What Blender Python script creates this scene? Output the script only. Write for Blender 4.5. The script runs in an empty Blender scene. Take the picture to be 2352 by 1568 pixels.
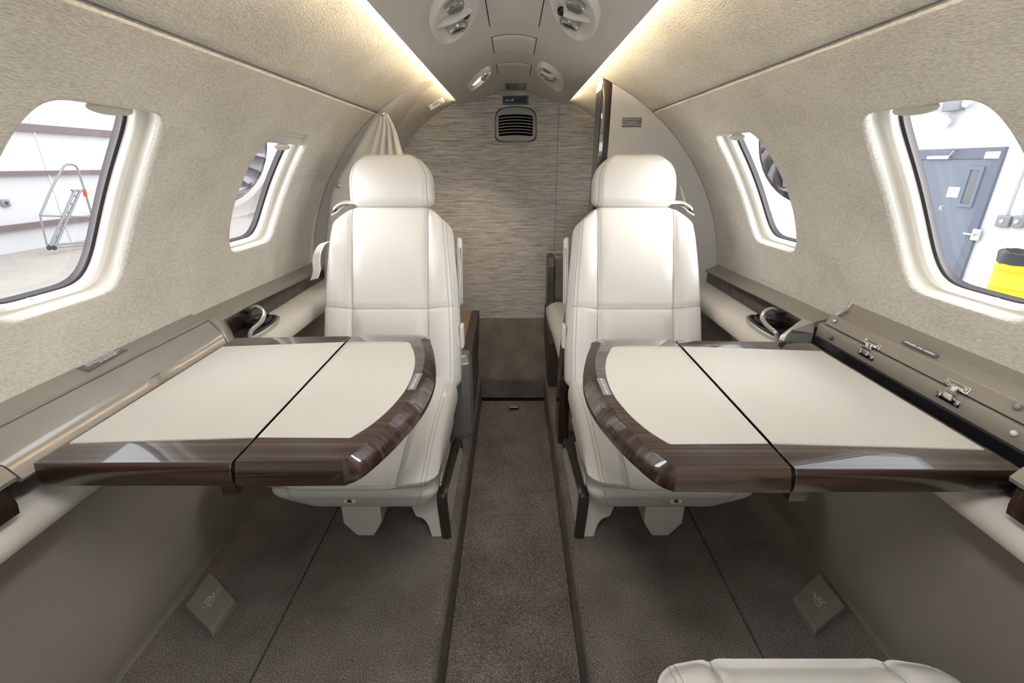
import bpy, bmesh, math, random
from mathutils import Vector, Matrix
from mathutils.bvhtree import BVHTree
random.seed(4)
scene = bpy.context.scene
COL = scene.collection
PI = math.pi

# ------------------------------------------------------------------ camera
W, H, F = 2352., 1568., 1060.
PITCH = math.atan((784 - 378) / F)
CZ = 1.05
cam = bpy.data.cameras.new('camera')
cam.sensor_width = 36.0
cam.lens = F / W * 36.0
cam.shift_x = -2.0 / W
cam.clip_start = 0.02
cam.clip_end = 200
camo = bpy.data.objects.new('camera', cam)
COL.objects.link(camo)
camo.location = (0, 0, CZ)
camo.rotation_euler = (PI / 2 - PITCH, 0, 0)
scene.camera = camo

# ------------------------------------------------------------------ world, light, exposure
wld = bpy.data.worlds.new('hangar_daylight')
scene.world = wld
wld.use_nodes = True
wn = wld.node_tree.nodes
wn['Background'].inputs[0].default_value = (0.93, 0.97, 1.0, 1)
wn['Background'].inputs[1].default_value = 2.1
scene.view_settings.view_transform = 'Standard'
scene.view_settings.look = 'None'
scene.view_settings.gamma = 1.0
scene.view_settings.use_curve_mapping = False
scene.view_settings.exposure = 0.68


def area_light(name, loc, rot, sx, sy, power, color):
    l = bpy.data.lights.new(name, 'AREA')
    l.shape = 'RECTANGLE'
    l.size, l.size_y = sx, sy
    l.energy = power
    l.color = color
    o = bpy.data.objects.new(name, l)
    COL.objects.link(o)
    o.location = loc
    o.rotation_euler = rot
    return o


# added fill lamp behind the camera, tilted up to brighten ceiling and walls
area_light('ceiling_fill', (0, -0.86, 1.16), (PI / 2 + 1.1, 0, 0), 0.9, 0.24, 4.5, (0.95, 0.98, 1.0))
# added overhead fill just under the ceiling, out of view above the camera
area_light('overhead_fill', (0, 0.14, 1.335), (0, 0, 0), 0.12, 0.30, 3.2, (0.98, 0.99, 1.0))
# added fill lamps outside, out of view, shining in through the windows
for sx, pw in ((-1, 95.0), (1, 150.0)):
    area_light('window_fill', (sx * 2.4, 0.1, 1.7), (Vector((0, .85, 1.0)) - Vector((sx * 2.4, 0.1, 1.7))).to_track_quat('-Z', 'Y').to_euler(), 2.0, 1.6, pw, (1, .99, .98))

# ------------------------------------------------------------------ measuring: picture ray meets a plane
_s, _c = math.sin(PITCH), math.cos(PITCH)


def ray(u, v):
    x, y = (u - 1178) / F, (784 - v) / F
    return Vector((x, _c + y * _s, -_s + y * _c))


def at(u, v, x=None, y=None, z=None):
    r = ray(u, v)
    if z is not None:
        k = (z - CZ) / r.z
    elif y is not None:
        k = y / r.y
    else:
        k = x / r.x
    return Vector((r.x * k, r.y * k, CZ + r.z * k))


# ------------------------------------------------------------------ materials
def mat(name, color, rough=0.6, metal=0.0, spec=0.5, coat=0.0, coat_rough=0.05, emit=None, estr=0.0):
    m = bpy.data.materials.new(name)
    m.use_nodes = True
    b = m.node_tree.nodes['Principled BSDF']
    b.inputs['Base Color'].default_value = (*color, 1)
    b.inputs['Roughness'].default_value = rough
    b.inputs['Metallic'].default_value = metal
    b.inputs['Specular IOR Level'].default_value = spec
    b.inputs['Coat Weight'].default_value = coat
    b.inputs['Coat Roughness'].default_value = coat_rough
    if emit:
        b.inputs['Emission Color'].default_value = (*emit, 1)
        b.inputs['Emission Strength'].default_value = estr
    return m


def nodes(m):
    return m.node_tree.nodes, m.node_tree.links, m.node_tree.nodes['Principled BSDF']


def noise_mat(name, layers, ramp, rough=0.8, bump=0.0, bump_dist=0.001, metal=0.0, spec=0.3, coat=0.0, coat_rough=0.05, bump_layer=0):
    """layers: list of (scale vector, detail, weight); ramp: list of (pos, colour)"""
    m = mat(name, (0.5, 0.5, 0.5), rough, metal, spec, coat, coat_rough)
    N, L, B = nodes(m)
    tc = N.new('ShaderNodeTexCoord')
    acc = None
    outs = []
    for sc, det, wt in layers:
        mp = N.new('ShaderNodeMapping')
        mp.inputs['Scale'].default_value = sc
        mp.inputs['Location'].default_value = (.37, .11, .53)
        L.new(tc.outputs['Object'], mp.inputs['Vector'])
        nz = N.new('ShaderNodeTexNoise')
        nz.inputs['Scale'].default_value = 1.0
        nz.inputs['Detail'].default_value = det
        L.new(mp.outputs[0], nz.inputs['Vector'])
        outs.append(nz.outputs['Fac'])
        mu = N.new('ShaderNodeMath')
        mu.operation = 'MULTIPLY_ADD'
        L.new(nz.outputs['Fac'], mu.inputs[0])
        mu.inputs[1].default_value = wt
        if acc is None:
            mu.inputs[2].default_value = 0.5 - 0.5 * sum(l[2] for l in layers)
        else:
            L.new(acc, mu.inputs[2])
        acc = mu.outputs[0]
    cr = N.new('ShaderNodeValToRGB')
    el = cr.color_ramp.elements
    while len(el) < len(ramp):
        el.new(0.5)
    for e, (p, c) in zip(el, ramp):
        e.position = p
        e.color = (*c, 1)
    L.new(acc, cr.inputs[0])
    L.new(cr.outputs[0], B.inputs['Base Color'])
    if bump:
        bp = N.new('ShaderNodeBump')
        bp.inputs['Strength'].default_value = bump
        bp.inputs['Distance'].default_value = bump_dist
        L.new(outs[bump_layer] if bump_layer is not None else acc, bp.inputs['Height'])
        L.new(bp.outputs[0], B.inputs['Normal'])
    return m


M = {}
M['suede'] = noise_mat('suede_wall', [((480, 130, 480), 2, 0.75), ((160, 40, 160), 2, 0.15), ((9, 6, 9), 4, 0.42)],
                       [(0.26, (0.46, 0.44, 0.40)), (0.5, (0.62, 0.60, 0.55)), (0.74, (0.76, 0.74, 0.69))], 0.95, 0.35, 0.002)
M['ceiling'] = noise_mat('ceiling_vinyl', [((40, 300, 40), 3, 0.3)], [(0.3, (0.74, 0.71, 0.675)), (0.7, (0.78, 0.75, 0.715))], 0.5)
M['ceiling_dark'] = mat('gap_dark', (0.02, 0.018, 0.016), 0.95, spec=0.05)
M['carpet'] = noise_mat('carpet', [((420, 420, 420), 2, 1.3), ((9, 9, 9), 3, 0.35)],
                        [(0.2, (0.06, 0.051, 0.045)), (0.5, (0.178, 0.156, 0.139)), (0.8, (0.38, 0.345, 0.315))], 0.95, 0.8, 0.004)
M['carpet_tan'] = noise_mat('tan_carpet', [((420, 420, 420), 2, 1.2)],
                            [(0.2, (0.15, 0.105, 0.07)), (0.5, (0.34, 0.25, 0.175)), (0.8, (0.5, 0.4, 0.3))], 0.95, 0.6, 0.003)
M['weave'] = noise_mat('woven_wall', [((15, 15, 330), 2, 1.25), ((280, 280, 50), 2, 0.45), ((6, 6, 90), 2, 0.45)],
                       [(0.12, (0.24, 0.228, 0.215)), (0.38, (0.52, 0.50, 0.475)), (0.6, (0.70, 0.68, 0.65)), (0.86, (0.88, 0.87, 0.85))], 0.9, 0.5, 0.002)
M['leather'] = noise_mat('ivory_leather', [((350, 350, 350), 2, 0.25), ((6, 6, 6), 3, 0.25)],
                         [(0.3, (0.68, 0.665, 0.63)), (0.7, (0.73, 0.717, 0.685))], 0.36, 0.12, 0.0006, spec=0.45)
M['seam'] = mat('leather_seam', (0.46, 0.43, 0.375), 0.7)
M['table_leather'] = noise_mat('table_leather', [((300, 300, 300), 2, 0.2)], [(0.3, (0.50, 0.488, 0.45)), (0.7, (0.535, 0.52, 0.48))], 0.5, 0.1, 0.0005)
WR = [(0.25, (0.007, 0.0035, 0.0027)), (0.45, (0.020, 0.0098, 0.007)), (0.6, (0.038, 0.020, 0.0145)), (0.8, (0.085, 0.050, 0.037))]
M['wood_x'] = noise_mat('dark_wood_crosswise', [((1.0, 150, 35), 3, 1.3), ((0.4, 26, 12), 2, 0.6)], WR, 0.3, coat=1.0, coat_rough=0.04)
M['wood_z'] = noise_mat('dark_wood_upright', [((160, 160, 3), 4, 1.1), ((22, 22, 1), 2, 0.6)], WR, 0.3, coat=1.0, coat_rough=0.03)
M['wood_dark'] = noise_mat('near_black_wood', [((160, 160, 3), 4, 0.8)], [(0.3, (0.006, 0.004, 0.003)), (0.7, (0.02, 0.011, 0.008))], 0.35, coat=0.6, coat_rough=0.1)
M['paint'] = mat('taupe_gloss_paint', (0.275, 0.258, 0.236), 0.32, 0.25, coat=0.6, coat_rough=0.08)
M['paint_flat'] = mat('taupe_satin_paint', (0.26, 0.24, 0.21), 0.4, 0.15)
M['panel'] = mat('taupe_side_panel', (0.315, 0.285, 0.245), 0.55)
M['ivory'] = mat('ivory_plastic', (0.70, 0.675, 0.615), 0.45)
M['band'] = noise_mat('ivory_vinyl', [((200, 200, 200), 2, 0.2)], [(0.3, (0.62, 0.585, 0.53)), (0.7, (0.67, 0.635, 0.575))], 0.45)
M['silver'] = mat('silver_paint', (0.52, 0.51, 0.48), 0.25, 0.6, coat=0.3)
M['chrome'] = mat('chrome', (0.75, 0.74, 0.72), 0.12, 1.0)
M['greymetal'] = mat('grey_metallic', (0.30, 0.295, 0.29), 0.35, 0.5)
M['bronze'] = mat('dark_bronze', (0.13, 0.118, 0.108), 0.3, 0.85)
M['brown'] = mat('dark_brown_vinyl', (0.065, 0.05, 0.042), 0.5)
M['black'] = mat('black_plastic', (0.008, 0.008, 0.011), 0.3)
M['matt_black'] = mat('matt_black', (0.006, 0.006, 0.006), 0.95, spec=0.05)
M['rubber'] = mat('black_rubber', (0.04, 0.036, 0.04), 0.6, spec=0.2)
M['divider'] = mat('pale_grey_panel', (0.50, 0.50, 0.50), 0.4)
M['divider_dark'] = mat('grey_rim', (0.40, 0.39, 0.385), 0.45)
M['psu'] = mat('psu_plastic', (0.86, 0.845, 0.81), 0.35)
M['placard'] = mat('grey_placard', (0.115, 0.112, 0.12), 0.4)
M['white'] = mat('white_plastic', (0.8, 0.79, 0.78), 0.4)
M['print'] = mat('pale_print', (0.62, 0.62, 0.63), 0.5)
M['red'] = mat('dark_red_print', (0.10, 0.004, 0.006), 0.5)
M['navy'] = mat('navy_glass', (0.012, 0.013, 0.03), 0.15)
M['steelblue'] = mat('blue_grey_frame', (0.10, 0.105, 0.125), 0.4)
M['strap'] = noise_mat('grey_webbing', [((500, 500, 500), 2, 0.5)], [(0.3, (0.42, 0.41, 0.39)), (0.7, (0.58, 0.57, 0.54))], 0.7)
M['cove'] = mat('warm_led', (1, 0.8, 0.5), 0.5, emit=(1.0, 0.81, 0.54), estr=85.0)
M['lens'] = mat('reading_lens', (0.9, 0.8, 0.7), 0.2, emit=(1.0, 0.8, 0.6), estr=1.5)
M['hang_white'] = noise_mat('hangar_white', [((1.2, 1.2, 1.2), 3, 0.3)], [(0.3, (0.57, 0.57, 0.575)), (0.7, (0.64, 0.64, 0.645))], 0.8)
M['hang_block'] = mat('white_block_paint', (0.62, 0.62, 0.63), 0.7)
M['girt'] = mat('brown_girt', (0.17, 0.125, 0.125), 0.6)
M['concrete'] = noise_mat('tan_concrete', [((3, 3, 3), 5, 0.5), ((9, 30, 9), 4, 0.8)], [(0.12, (0.10, 0.07, 0.05)), (0.3, (0.34, 0.30, 0.27)), (0.7, (0.40, 0.36, 0.33))], 0.6)
M['white_floor'] = mat('white_epoxy', (0.72, 0.72, 0.73), 0.4)
M['door'] = mat('blue_grey_door', (0.16, 0.18, 0.225), 0.45)
M['door_frame'] = mat('blue_grey_door_frame', (0.125, 0.14, 0.18), 0.45)
M['pane_grey'] = mat('grey_door_glass', (0.14, 0.145, 0.15), 0.15)
M['steel'] = mat('bright_steel', (0.6, 0.6, 0.6), 0.3, 0.8)
M['alu'] = mat('aluminium', (0.27, 0.27, 0.285), 0.45, 0.5)
M['yellow'] = mat('yellow_drum', (0.75, 0.50, 0.012), 0.45)
M['bag'] = mat('black_bin_bag', (0.03, 0.03, 0.034), 0.3)
M['orange'] = mat('orange_paint', (0.8, 0.33, 0.02), 0.5)
M['redplastic'] = mat('red_plastic', (0.6, 0.06, 0.03), 0.5)
M['nacelle'] = mat('grey_polished_cowl', (0.20, 0.19, 0.205), 0.13, 0.85)
M['duct'] = mat('duct_grey', (0.17, 0.16, 0.175), 0.35, 0.4)
M['lip'] = mat('polished_inlet_lip', (0.85, 0.85, 0.85), 0.08, 1.0)

g = bpy.data.materials.new('window_acrylic')
g.use_nodes = True
gn, gl = g.node_tree.nodes, g.node_tree.links
gn.remove(gn['Principled BSDF'])
tr, gs, mx = gn.new('ShaderNodeBsdfTransparent'), gn.new('ShaderNodeBsdfGlossy'), gn.new('ShaderNodeMixShader')
tr.inputs[0].default_value = (0.95, 0.95, 0.96, 1)
gs.inputs['Roughness'].default_value = 0.03
mx.inputs[0].default_value = 0.05
gl.new(tr.outputs[0], mx.inputs[1])
gl.new(gs.outputs[0], mx.inputs[2])
gl.new(mx.outputs[0], gn['Material Output'].inputs[0])
M['glass'] = g


# ------------------------------------------------------------------ mesh helpers
class MB:
    def __init__(s):
        s.v, s.f = [], []

    def add(s, vs, fs):
        o = len(s.v)
        s.v += [Vector(p) for p in vs]
        s.f += [tuple(i + o for i in f) for f in fs]
        return s

    def grid(s, rows, closed=False):
        n = len(rows[0])
        vs = [p for r in rows for p in r]
        fs = []
        for i in range(len(rows) - 1):
            for j in range(n if closed else n - 1):
                k = (j + 1) % n
                fs.append((i * n + j, i * n + k, (i + 1) * n + k, (i + 1) * n + j))
        return s.add(vs, fs)

    def loft(s, rows, cap0=True, cap1=True):
        o = len(s.v)
        n = len(rows[0])
        s.grid(rows, True)
        if cap0:
            s.f.append(tuple(o + j for j in range(n))[::-1])
        if cap1:
            b = o + (len(rows) - 1) * n
            s.f.append(tuple(b + j for j in range(n)))
        return s

    def box(s, x0, x1, y0, y1, z0, z1):
        return s.add([(x, y, z) for x in (x0, x1) for y in (y0, y1) for z in (z0, z1)],
                     [(0, 1, 3, 2), (4, 6, 7, 5), (0, 4, 5, 1), (2, 3, 7, 6), (0, 2, 6, 4), (1, 5, 7, 3)])

    def prism(s, poly, axis, a, b):
        def P(p, t):
            return {'x': (t, p[0], p[1]), 'y': (p[0], t, p[1]), 'z': (p[0], p[1], t)}[axis]
        return s.loft([[P(p, a) for p in poly], [P(p, b) for p in poly]])

    def tube(s, pts, r, n=10, caps=True, flat=None):
        pts = [Vector(p) for p in pts]
        rows = []
        up = Vector((0, 0, 1))
        pn = None
        for i, p in enumerate(pts):
            t = (pts[min(i + 1, len(pts) - 1)] - pts[max(i - 1, 0)]).normalized()
            if pn is None:
                a = up if abs(t.z) < 0.9 else Vector((1, 0, 0))
                pn = (a - t * a.dot(t)).normalized()
            else:
                pn = (pn - t * pn.dot(t)).normalized()
            bn = t.cross(pn)
            rr = r[i] if isinstance(r, (list, tuple)) else r
            fa = flat if flat else 1.0
            rows.append([p + pn * (rr * math.cos(2 * PI * k / n) * fa) + bn * (rr * math.sin(2 * PI * k / n)) for k in range(n)])
        return s.loft(rows, caps, caps)

    def ribbon(s, pts, wdir, w, th=0.0015):
        pts = [Vector(p) for p in pts]
        wd = Vector(wdir).normalized() if not isinstance(wdir, list) else None
        rows = []
        for i, p in enumerate(pts):
            t = (pts[min(i + 1, len(pts) - 1)] - pts[max(i - 1, 0)]).normalized()
            d = wd if wd else Vector(wdir[i]).normalized()
            nrm = t.cross(d).normalized()
            a, b = d * (w / 2), nrm * (th / 2)
            rows.append([p - a - b, p + a - b, p + a + b, p - a + b])
        return s.loft(rows)

    def lathe(s, prof, n=32, center=(0, 0, 0), ax='z', sx=1.0, sy=1.0, cap=True):
        rows = []
        c = Vector(center)
        for r, h in prof:
            row = []
            for k in range(n):
                a = 2 * PI * k / n
                x, y = r * math.cos(a) * sx, r * math.sin(a) * sy
                row.append(c + Vector({'z': (x, y, h), 'y': (x, h, y), 'x': (h, x, y)}[ax]))
            rows.append(row)
        return s.loft(rows, cap, cap)

    def disc(s, c, r, nrm, th=0.002, n=20, dome=0.0):
        c, nrm = Vector(c), Vector(nrm).normalized()
        a = Vector((0, 0, 1)) if abs(nrm.z) < 0.9 else Vector((1, 0, 0))
        u = (a - nrm * a.dot(nrm)).normalized()
        w = nrm.cross(u)
        prof = [(r, 0), (r, th * 0.7), (r * 0.88, th), (r * 0.5, th + dome * 0.75), (r * 0.02, th + dome)]
        return s.loft([[c + (u * math.cos(2 * PI * k / n) + w * math.sin(2 * PI * k / n)) * rr + nrm * h for k in range(n)] for rr, h in prof])

    def rbox(s, half, r, n=(10, 10, 10), fn=None, nr=4, M4=None):
        hx = half

        def axis(h, rr, k):
            rr = min(rr, h * 0.999)
            a = [-h + rr * (1 - math.cos(PI / 2 * i / nr)) * 0 + -0 + rr * i / nr for i in range(nr)]
            m = [-(h - rr) + 2 * (h - rr) * i / k for i in range(k + 1)]
            return a + m + [-q for q in a[::-1]]
        A = [axis(hx[i], r, n[i]) for i in range(3)]
        idx, vs, fs = {}, [], []

        def V(p):
            key = tuple(round(q, 7) for q in p)
            if key not in idx:
                q = [max(-(hx[i] - min(r, hx[i] * .999)), min(hx[i] - min(r, hx[i] * .999), p[i])) for i in range(3)]
                d = Vector([p[i] - q[i] for i in range(3)])
                o = Vector(q)
                if d.length > 1e-9:
                    # spread the corner samples evenly over the arc
                    e = Vector([math.tan(d[i] / r * PI / 4) * r for i in range(3)])
                    o = o + e.normalized() * r
                if fn:
                    o = Vector(fn(o.x, o.y, o.z))
                if M4:
                    o = M4 @ o
                idx[key] = len(vs)
                vs.append(o)
            return idx[key]
        for ax in range(3):
            b, c = (ax + 1) % 3, (ax + 2) % 3
            for sg in (-1, 1):
                for i in range(len(A[b]) - 1):
                    for j in range(len(A[c]) - 1):
                        q = []
                        for (ii, jj) in ((i, j), (i + 1, j), (i + 1, j + 1), (i, j + 1)):
                            p = [0, 0, 0]
                            p[ax] = sg * hx[ax]
                            p[b] = A[b][ii]
                            p[c] = A[c][jj]
                            q.append(V(p))
                        fs.append(tuple(q if sg > 0 else q[::-1]))
        return s.add(vs, fs)

    def xf(s, fn):
        s.v = [Vector(fn(p)) for p in s.v]
        return s


def build(name, mb, m, parent=None, smooth=True, angle=35, bevel=0.0, segs=2, label=None):
    me = bpy.data.meshes.new(name)
    off = Vector(parent_world(parent)) if parent is not None else Vector((0, 0, 0))
    me.from_pydata([tuple(p - off) for p in mb.v], [], mb.f)
    bm = bmesh.new()
    bm.from_mesh(me)
    bmesh.ops.remove_doubles(bm, verts=bm.verts, dist=1e-6)
    bmesh.ops.recalc_face_normals(bm, faces=bm.faces)
    bm.to_mesh(me)
    bm.free()
    me.materials.append(M[m] if isinstance(m, str) else m)
    if smooth:
        for p in me.polygons:
            p.use_smooth = True
        me.set_sharp_from_angle(angle=math.radians(angle))
    o = bpy.data.objects.new(name, me)
    COL.objects.link(o)
    if parent is not None:
        o.parent = parent
    if bevel:
        md = o.modifiers.new('bevel', 'BEVEL')
        md.width = bevel
        md.segments = segs
        md.limit_method = 'ANGLE'
        md.angle_limit = math.radians(40)
        md.harden_normals = False
    if label:
        o['label'] = label
    return o


def parent_world(o):
    p = Vector((0, 0, 0))
    while o is not None:
        p += o.location
        o = o.parent
    return p


def thing(name, label, cat, loc=(0, 0, 0), group=None):
    o = bpy.data.objects.new(name, None)
    o.empty_display_size = 0.05
    COL.objects.link(o)
    o.location = loc
    o['label'], o['category'] = label, cat
    if group:
        o['group'] = group
    return o


def tag(o, label, cat, group=None):
    o['label'], o['category'] = label, cat
    if group:
        o['group'] = group
    return o


def struct(name, mb, m, **k):
    o = build(name, mb, m, **k)
    o['kind'] = 'structure'
    return o


def sroot(name, loc=(0, 0, 0)):
    o = bpy.data.objects.new(name, None)
    o.empty_display_size = 0.05
    COL.objects.link(o)
    o.location = loc
    o['kind'] = 'structure'
    return o


def text_mb(body, size, M4, align='CENTER'):
    cu = bpy.data.curves.new('text', 'FONT')
    cu.body = body
    cu.size = size
    cu.align_x = align
    cu.align_y = 'CENTER'
    cu.extrude = 0.0002
    cu.space_line = 0.95
    o = bpy.data.objects.new('text', cu)
    COL.objects.link(o)
    bpy.context.view_layer.update()
    me = o.evaluated_get(bpy.context.evaluated_depsgraph_get()).to_mesh()
    mb = MB()
    mb.add([M4 @ v.co for v in me.vertices], [tuple(p.vertices) for p in me.polygons])
    bpy.data.objects.remove(o)
    bpy.data.curves.remove(cu)
    return mb


def frame(o, x, y):
    """matrix with local x, y along the given directions at point o"""
    x = Vector(x).normalized()
    y = Vector(y)
    y = (y - x * y.dot(x)).normalized()
    z = x.cross(y)
    m = Matrix((x, y, z)).transposed().to_4x4()
    m.translation = Vector(o)
    return m


def catmull(pts, k=6):
    P = [Vector(p) for p in pts]
    out = []
    for i in range(len(P) - 1):
        p0, p1, p2, p3 = P[max(i - 1, 0)], P[i], P[i + 1], P[min(i + 2, len(P) - 1)]
        for j in range(k):
            t = j / k
            out.append(0.5 * ((2 * p1) + (p2 - p0) * t + (2 * p0 - 5 * p1 + 4 * p2 - p3) * t * t + (3 * p1 - p0 - 3 * p2 + p3) * t ** 3))
    out.append(P[-1])
    return out


def sst(a, b, x):
    t = max(0, min(1, (x - a) / (b - a)))
    return t * t * (3 - 2 * t)


def lerp_tab(tab, t):
    for (a, va), (b, vb) in zip(tab, tab[1:]):
        if t <= b:
            k = max(0, min(1, (t - a) / (b - a)))
            return va + (vb - va) * k
    return tab[-1][1]


# ================================================================== CABIN SHELL
R0, ZC = 0.76, 0.607
Y0, Y1 = -0.9, 1.75


def cyl(side, phi, Y, R=R0, zc=ZC):
    return Vector((side * R * math.cos(phi), Y, zc + R * math.sin(phi)))


PH0, PHS, PHT = 0.02, 0.912, 1.33
WIN = [(0.72, 0.13), (1.295, 0.133)]
PHC, PHH = 0.527, 0.222
NL = 144


_UL = {}


def unit_loop(n, bow):
    """barrel shaped opening: (height, length) pairs in -1..1, evenly spaced along the outline"""
    if (n, bow) not in _UL:
        raw = []
        K = 4000
        for k in range(K + 1):
            t = 2 * PI * k / K
            c, q = math.cos(t), math.sin(t)
            e = 2 / n
            h = math.copysign(abs(q) ** e, q)
            y = math.copysign(abs(c) ** e, c) * (1 - bow * h * h)
            raw.append((h, y))
        acc = [0]
        for (a, b), (c, d) in zip(raw, raw[1:]):
            acc.append(acc[-1] + math.hypot((c - a) * 1.25, d - b))
        out, m = [], 0
        for k in range(NL):
            tgt = acc[-1] * k / NL
            while acc[m + 1] < tgt:
                m += 1
            f = (tgt - acc[m]) / max(1e-12, acc[m + 1] - acc[m])
            out.append((raw[m][0] + (raw[m + 1][0] - raw[m][0]) * f, raw[m][1] + (raw[m + 1][1] - raw[m][1]) * f))
        _UL[(n, bow)] = out
    return _UL[(n, bow)]


def loop_pts(side, cy, hy, d, R, n=9.0, bow=0.17):
    hp = PHH - 0.32 * d / R
    hh = hy - d
    return [cyl(side, PHC + hp * h, cy + hh * y, R) for h, y in unit_loop(n, bow)]


def wall_lower(side, nm, yend):
    mb = MB()
    ycuts = [Y0, 0.5, 0.50 + 0.44, 1.08, 1.51, yend]

    def patch(y0, y1, dr=0.0):
        ny = max(2, int((y1 - y0) / 0.1))
        mb.grid([[cyl(side, PH0 + (PHS - PH0) * j / 40, y0 + (y1 - y0) * i / ny, R0 + dr) for j in range(41)] for i in range(ny + 1)])
    patch(Y0, 0.505, .00012)
    patch(0.935, 1.085, .00012)
    patch(1.505, yend, .00012)
    for (cy, hy), (ya, yb) in zip(WIN, ((0.50, 0.94), (1.08, 1.51))):
        rows = []
        for kk in range(-1, 9):
            f = max(0, kk) / 8.0
            row = []
            for h_, y_ in unit_loop(9.0, 0.17):
                ip, iy = PHH * h_, hy * y_
                # ray to the enclosing rectangle
                up, dn = PHS - PHC, PHC - PH0
                q = 1e9
                if abs(ip) > 1e-9:
                    q = min(q, (up if ip > 0 else dn) / abs(ip))
                if abs(iy) > 1e-9:
                    q = min(q, ((yb - cy) if iy > 0 else (cy - ya)) / abs(iy))
                m = 1.022 if kk < 0 else 1.038 + (q - 1.038) * f ** 1.3
                row.append((PHC + ip * m, cy + iy * m))
            rows.append(row)
        # snap the corners of the outer rectangle
        for (cp, cyy) in ((PHS, yb), (PHS, ya), (PH0, yb), (PH0, ya)):
            b = min(range(NL), key=lambda k: abs((rows[-1][k][0] - cp) * R0) + abs(rows[-1][k][1] - cyy))
            rows[-1][b] = (cp, cyy)
        R3 = [[cyl(side, p, y) for p, y in row] for row in rows]
        lip = [loop_pts(side, cy, hy, d, R) for d, R in ((0.004, 0.770), (0.0025, 0.7655), (0.0005, 0.7625), (-0.002, 0.7606))]
        mb.grid(lip + R3, True)
    # rolled top edge along the seam
    ny = 12
    prof = [(PHS, R0), (PHS + 0.004, R0 + 0.001), (PHS + 0.007, R0 + 0.004), (PHS + 0.008, R0 + 0.012)]
    mb.grid([[cyl(side, p, Y0 + (yend - Y0) * i / ny, r) for p, r in prof] for i in range(ny + 1)])
    struct(nm, mb, 'suede', angle=50)


def wall_upper(side, nm, yend):
    mb = MB()
    ny = 26
    prof = [(PHS + 0.010, R0 + 0.014), (PHS + 0.0105, R0 + 0.005), (PHS + 0.013, R0 + 0.001)] + [(PHS + 0.017 + (PHT - PHS - 0.017) * j / 20, R0) for j in range(21)]
    mb.grid([[cyl(side, p, Y0 + (yend - Y0) * i / ny, r) for p, r in prof] for i in range(ny + 1)])
    struct(nm, mb, 'suede', angle=50)
    s = MB()
    s.grid([[cyl(side, p, y, R0 + 0.013) for p in (PHS - 0.02, PHS + 0.03)] for y in (Y0, yend)])
    struct('trim_seam_' + nm[-5:].strip('_'), s, 'ceiling_dark')


YD = {-1: 1.74, 1: 1.69}
wall_lower(-1, 'wall_left', YD[-1] + 0.02)
wall_lower(1, 'wall_right', YD[1] + 0.02)
wall_upper(-1, 'wall_upper_left', YD[-1] + 0.02)
wall_upper(1, 'wall_upper_right', YD[1] + 0.02)

# liner behind the dividers, narrowing towards the tail
YB = 2.30
for side, nm in ((-1, 'wall_aft_left'), (1, 'wall_aft_right')):
    mb = MB()
    for pa, pb in ((-0.6, 0.60), (0.612, 1.40)):
        rows = []
        for i in range(9):
            f = i / 8
            y = YD[side] + (YB - YD[side]) * f
            r, zc = R0 + 0.002 + (0.637 - R0) * f, ZC + (0.722 - ZC) * f
            prof = [(pa, 0.014), (pa + 0.002, 0.003)] + [(pa + 0.005 + (pb - pa - 0.01) * j / 16, 0) for j in range(17)] + [(pb - 0.002, 0.003), (pb, 0.014)]
            rows.append([cyl(side, p, y, r + d, zc) for p, d in prof])
        mb.grid(rows)
    struct(nm, mb, 'suede', angle=50)

# ceiling panel: shallow bell profile
def ceil_z(x):
    a = min(abs(x) / 0.225, 1.0)
    return 1.307 + 0.052 * (0.5 + 0.5 * math.cos(PI * a))


mb = MB()
xs = [-0.245 + 0.49 * i / 48 for i in range(49)]
for i in range(1):
    prof = [(x, ceil_z(x)) for x in xs]
    prof += [(0.2465, 1.3085), (0.2465, 1.312), (0.23, 1.315)] + [(x, ceil_z(x) + 0.012) for x in xs[::-1] if abs(x) < 0.22] + [(-0.23, 1.315), (-0.2465, 1.312), (-0.2465, 1.3085)]
    n = 14
    mb.loft([[Vector((x, Y0 + (YB + 0.01 - Y0) * k / n, z)) for x, z in prof] for k in range(n + 1)], True, True)
struct('ceiling', mb, 'ceiling', angle=50)

# floors
mb = MB()
mb.grid([[Vector((x, y, 0.0)) for x in (-0.1475, 0.1475)] for y in (Y0, 0, 1, 1.95)])
struct('floor', mb, 'carpet')
mb = MB()
mb.box(-0.7, 0.7, Y0, 2.3, -0.05, -0.006)
struct('floor_under', mb, 'ceiling_dark')
for side, nm in ((-1, 'floor_left'), (1, 'floor_right')):
    mb = MB()
    prof = [(0.1490, -0.004), (0.1490, 0.09)] + [(0.1490 + 0.022 * (1 - math.cos(a)), 0.098 + 0.022 * math.sin(a)) for a in [PI / 2 * k / 6 for k in range(7)]] + [(0.504, 0.12), (0.505, 0.112)]
    mb.grid([[Vector((side * x, y, z)) for x, z in prof] for y in (Y0, 0, 0.6, 1.2, 1.955)])
    prof2 = [(0.5085, 0.112), (0.5095, 0.12), (0.62, 0.12), (0.80, 0.12)]
    mb.grid([[Vector((side * x, y, z)) for x, z in prof2] for y in (Y0, 0, 0.6, 1.2, 1.955)])
    mb.grid([[Vector((side * x, 1.955, z)) for x in (0.149, 0.8)] for z in (-0.01, 0.12)])
    struct(nm, mb, 'carpet', angle=50)
    g2 = MB()
    g2.box(min(side * .5, side * .512), max(side * .5, side * .512), Y0, 1.95, 0.10, 0.113)
    struct('trim_floor_' + ('left' if side < 0 else 'right'), g2, 'ceiling_dark')
mb = MB()
prof = [(1.962, 0.012), (1.960, 0.095), (1.963, 0.112), (1.975, 0.122), (2.31, 0.306)]
mb.grid([[Vector((x, y, z)) for y, z in prof] for x in (-0.6, -0.2, 0.2, 0.6)])
struct('floor_aft', mb, 'carpet', angle=60)

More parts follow.
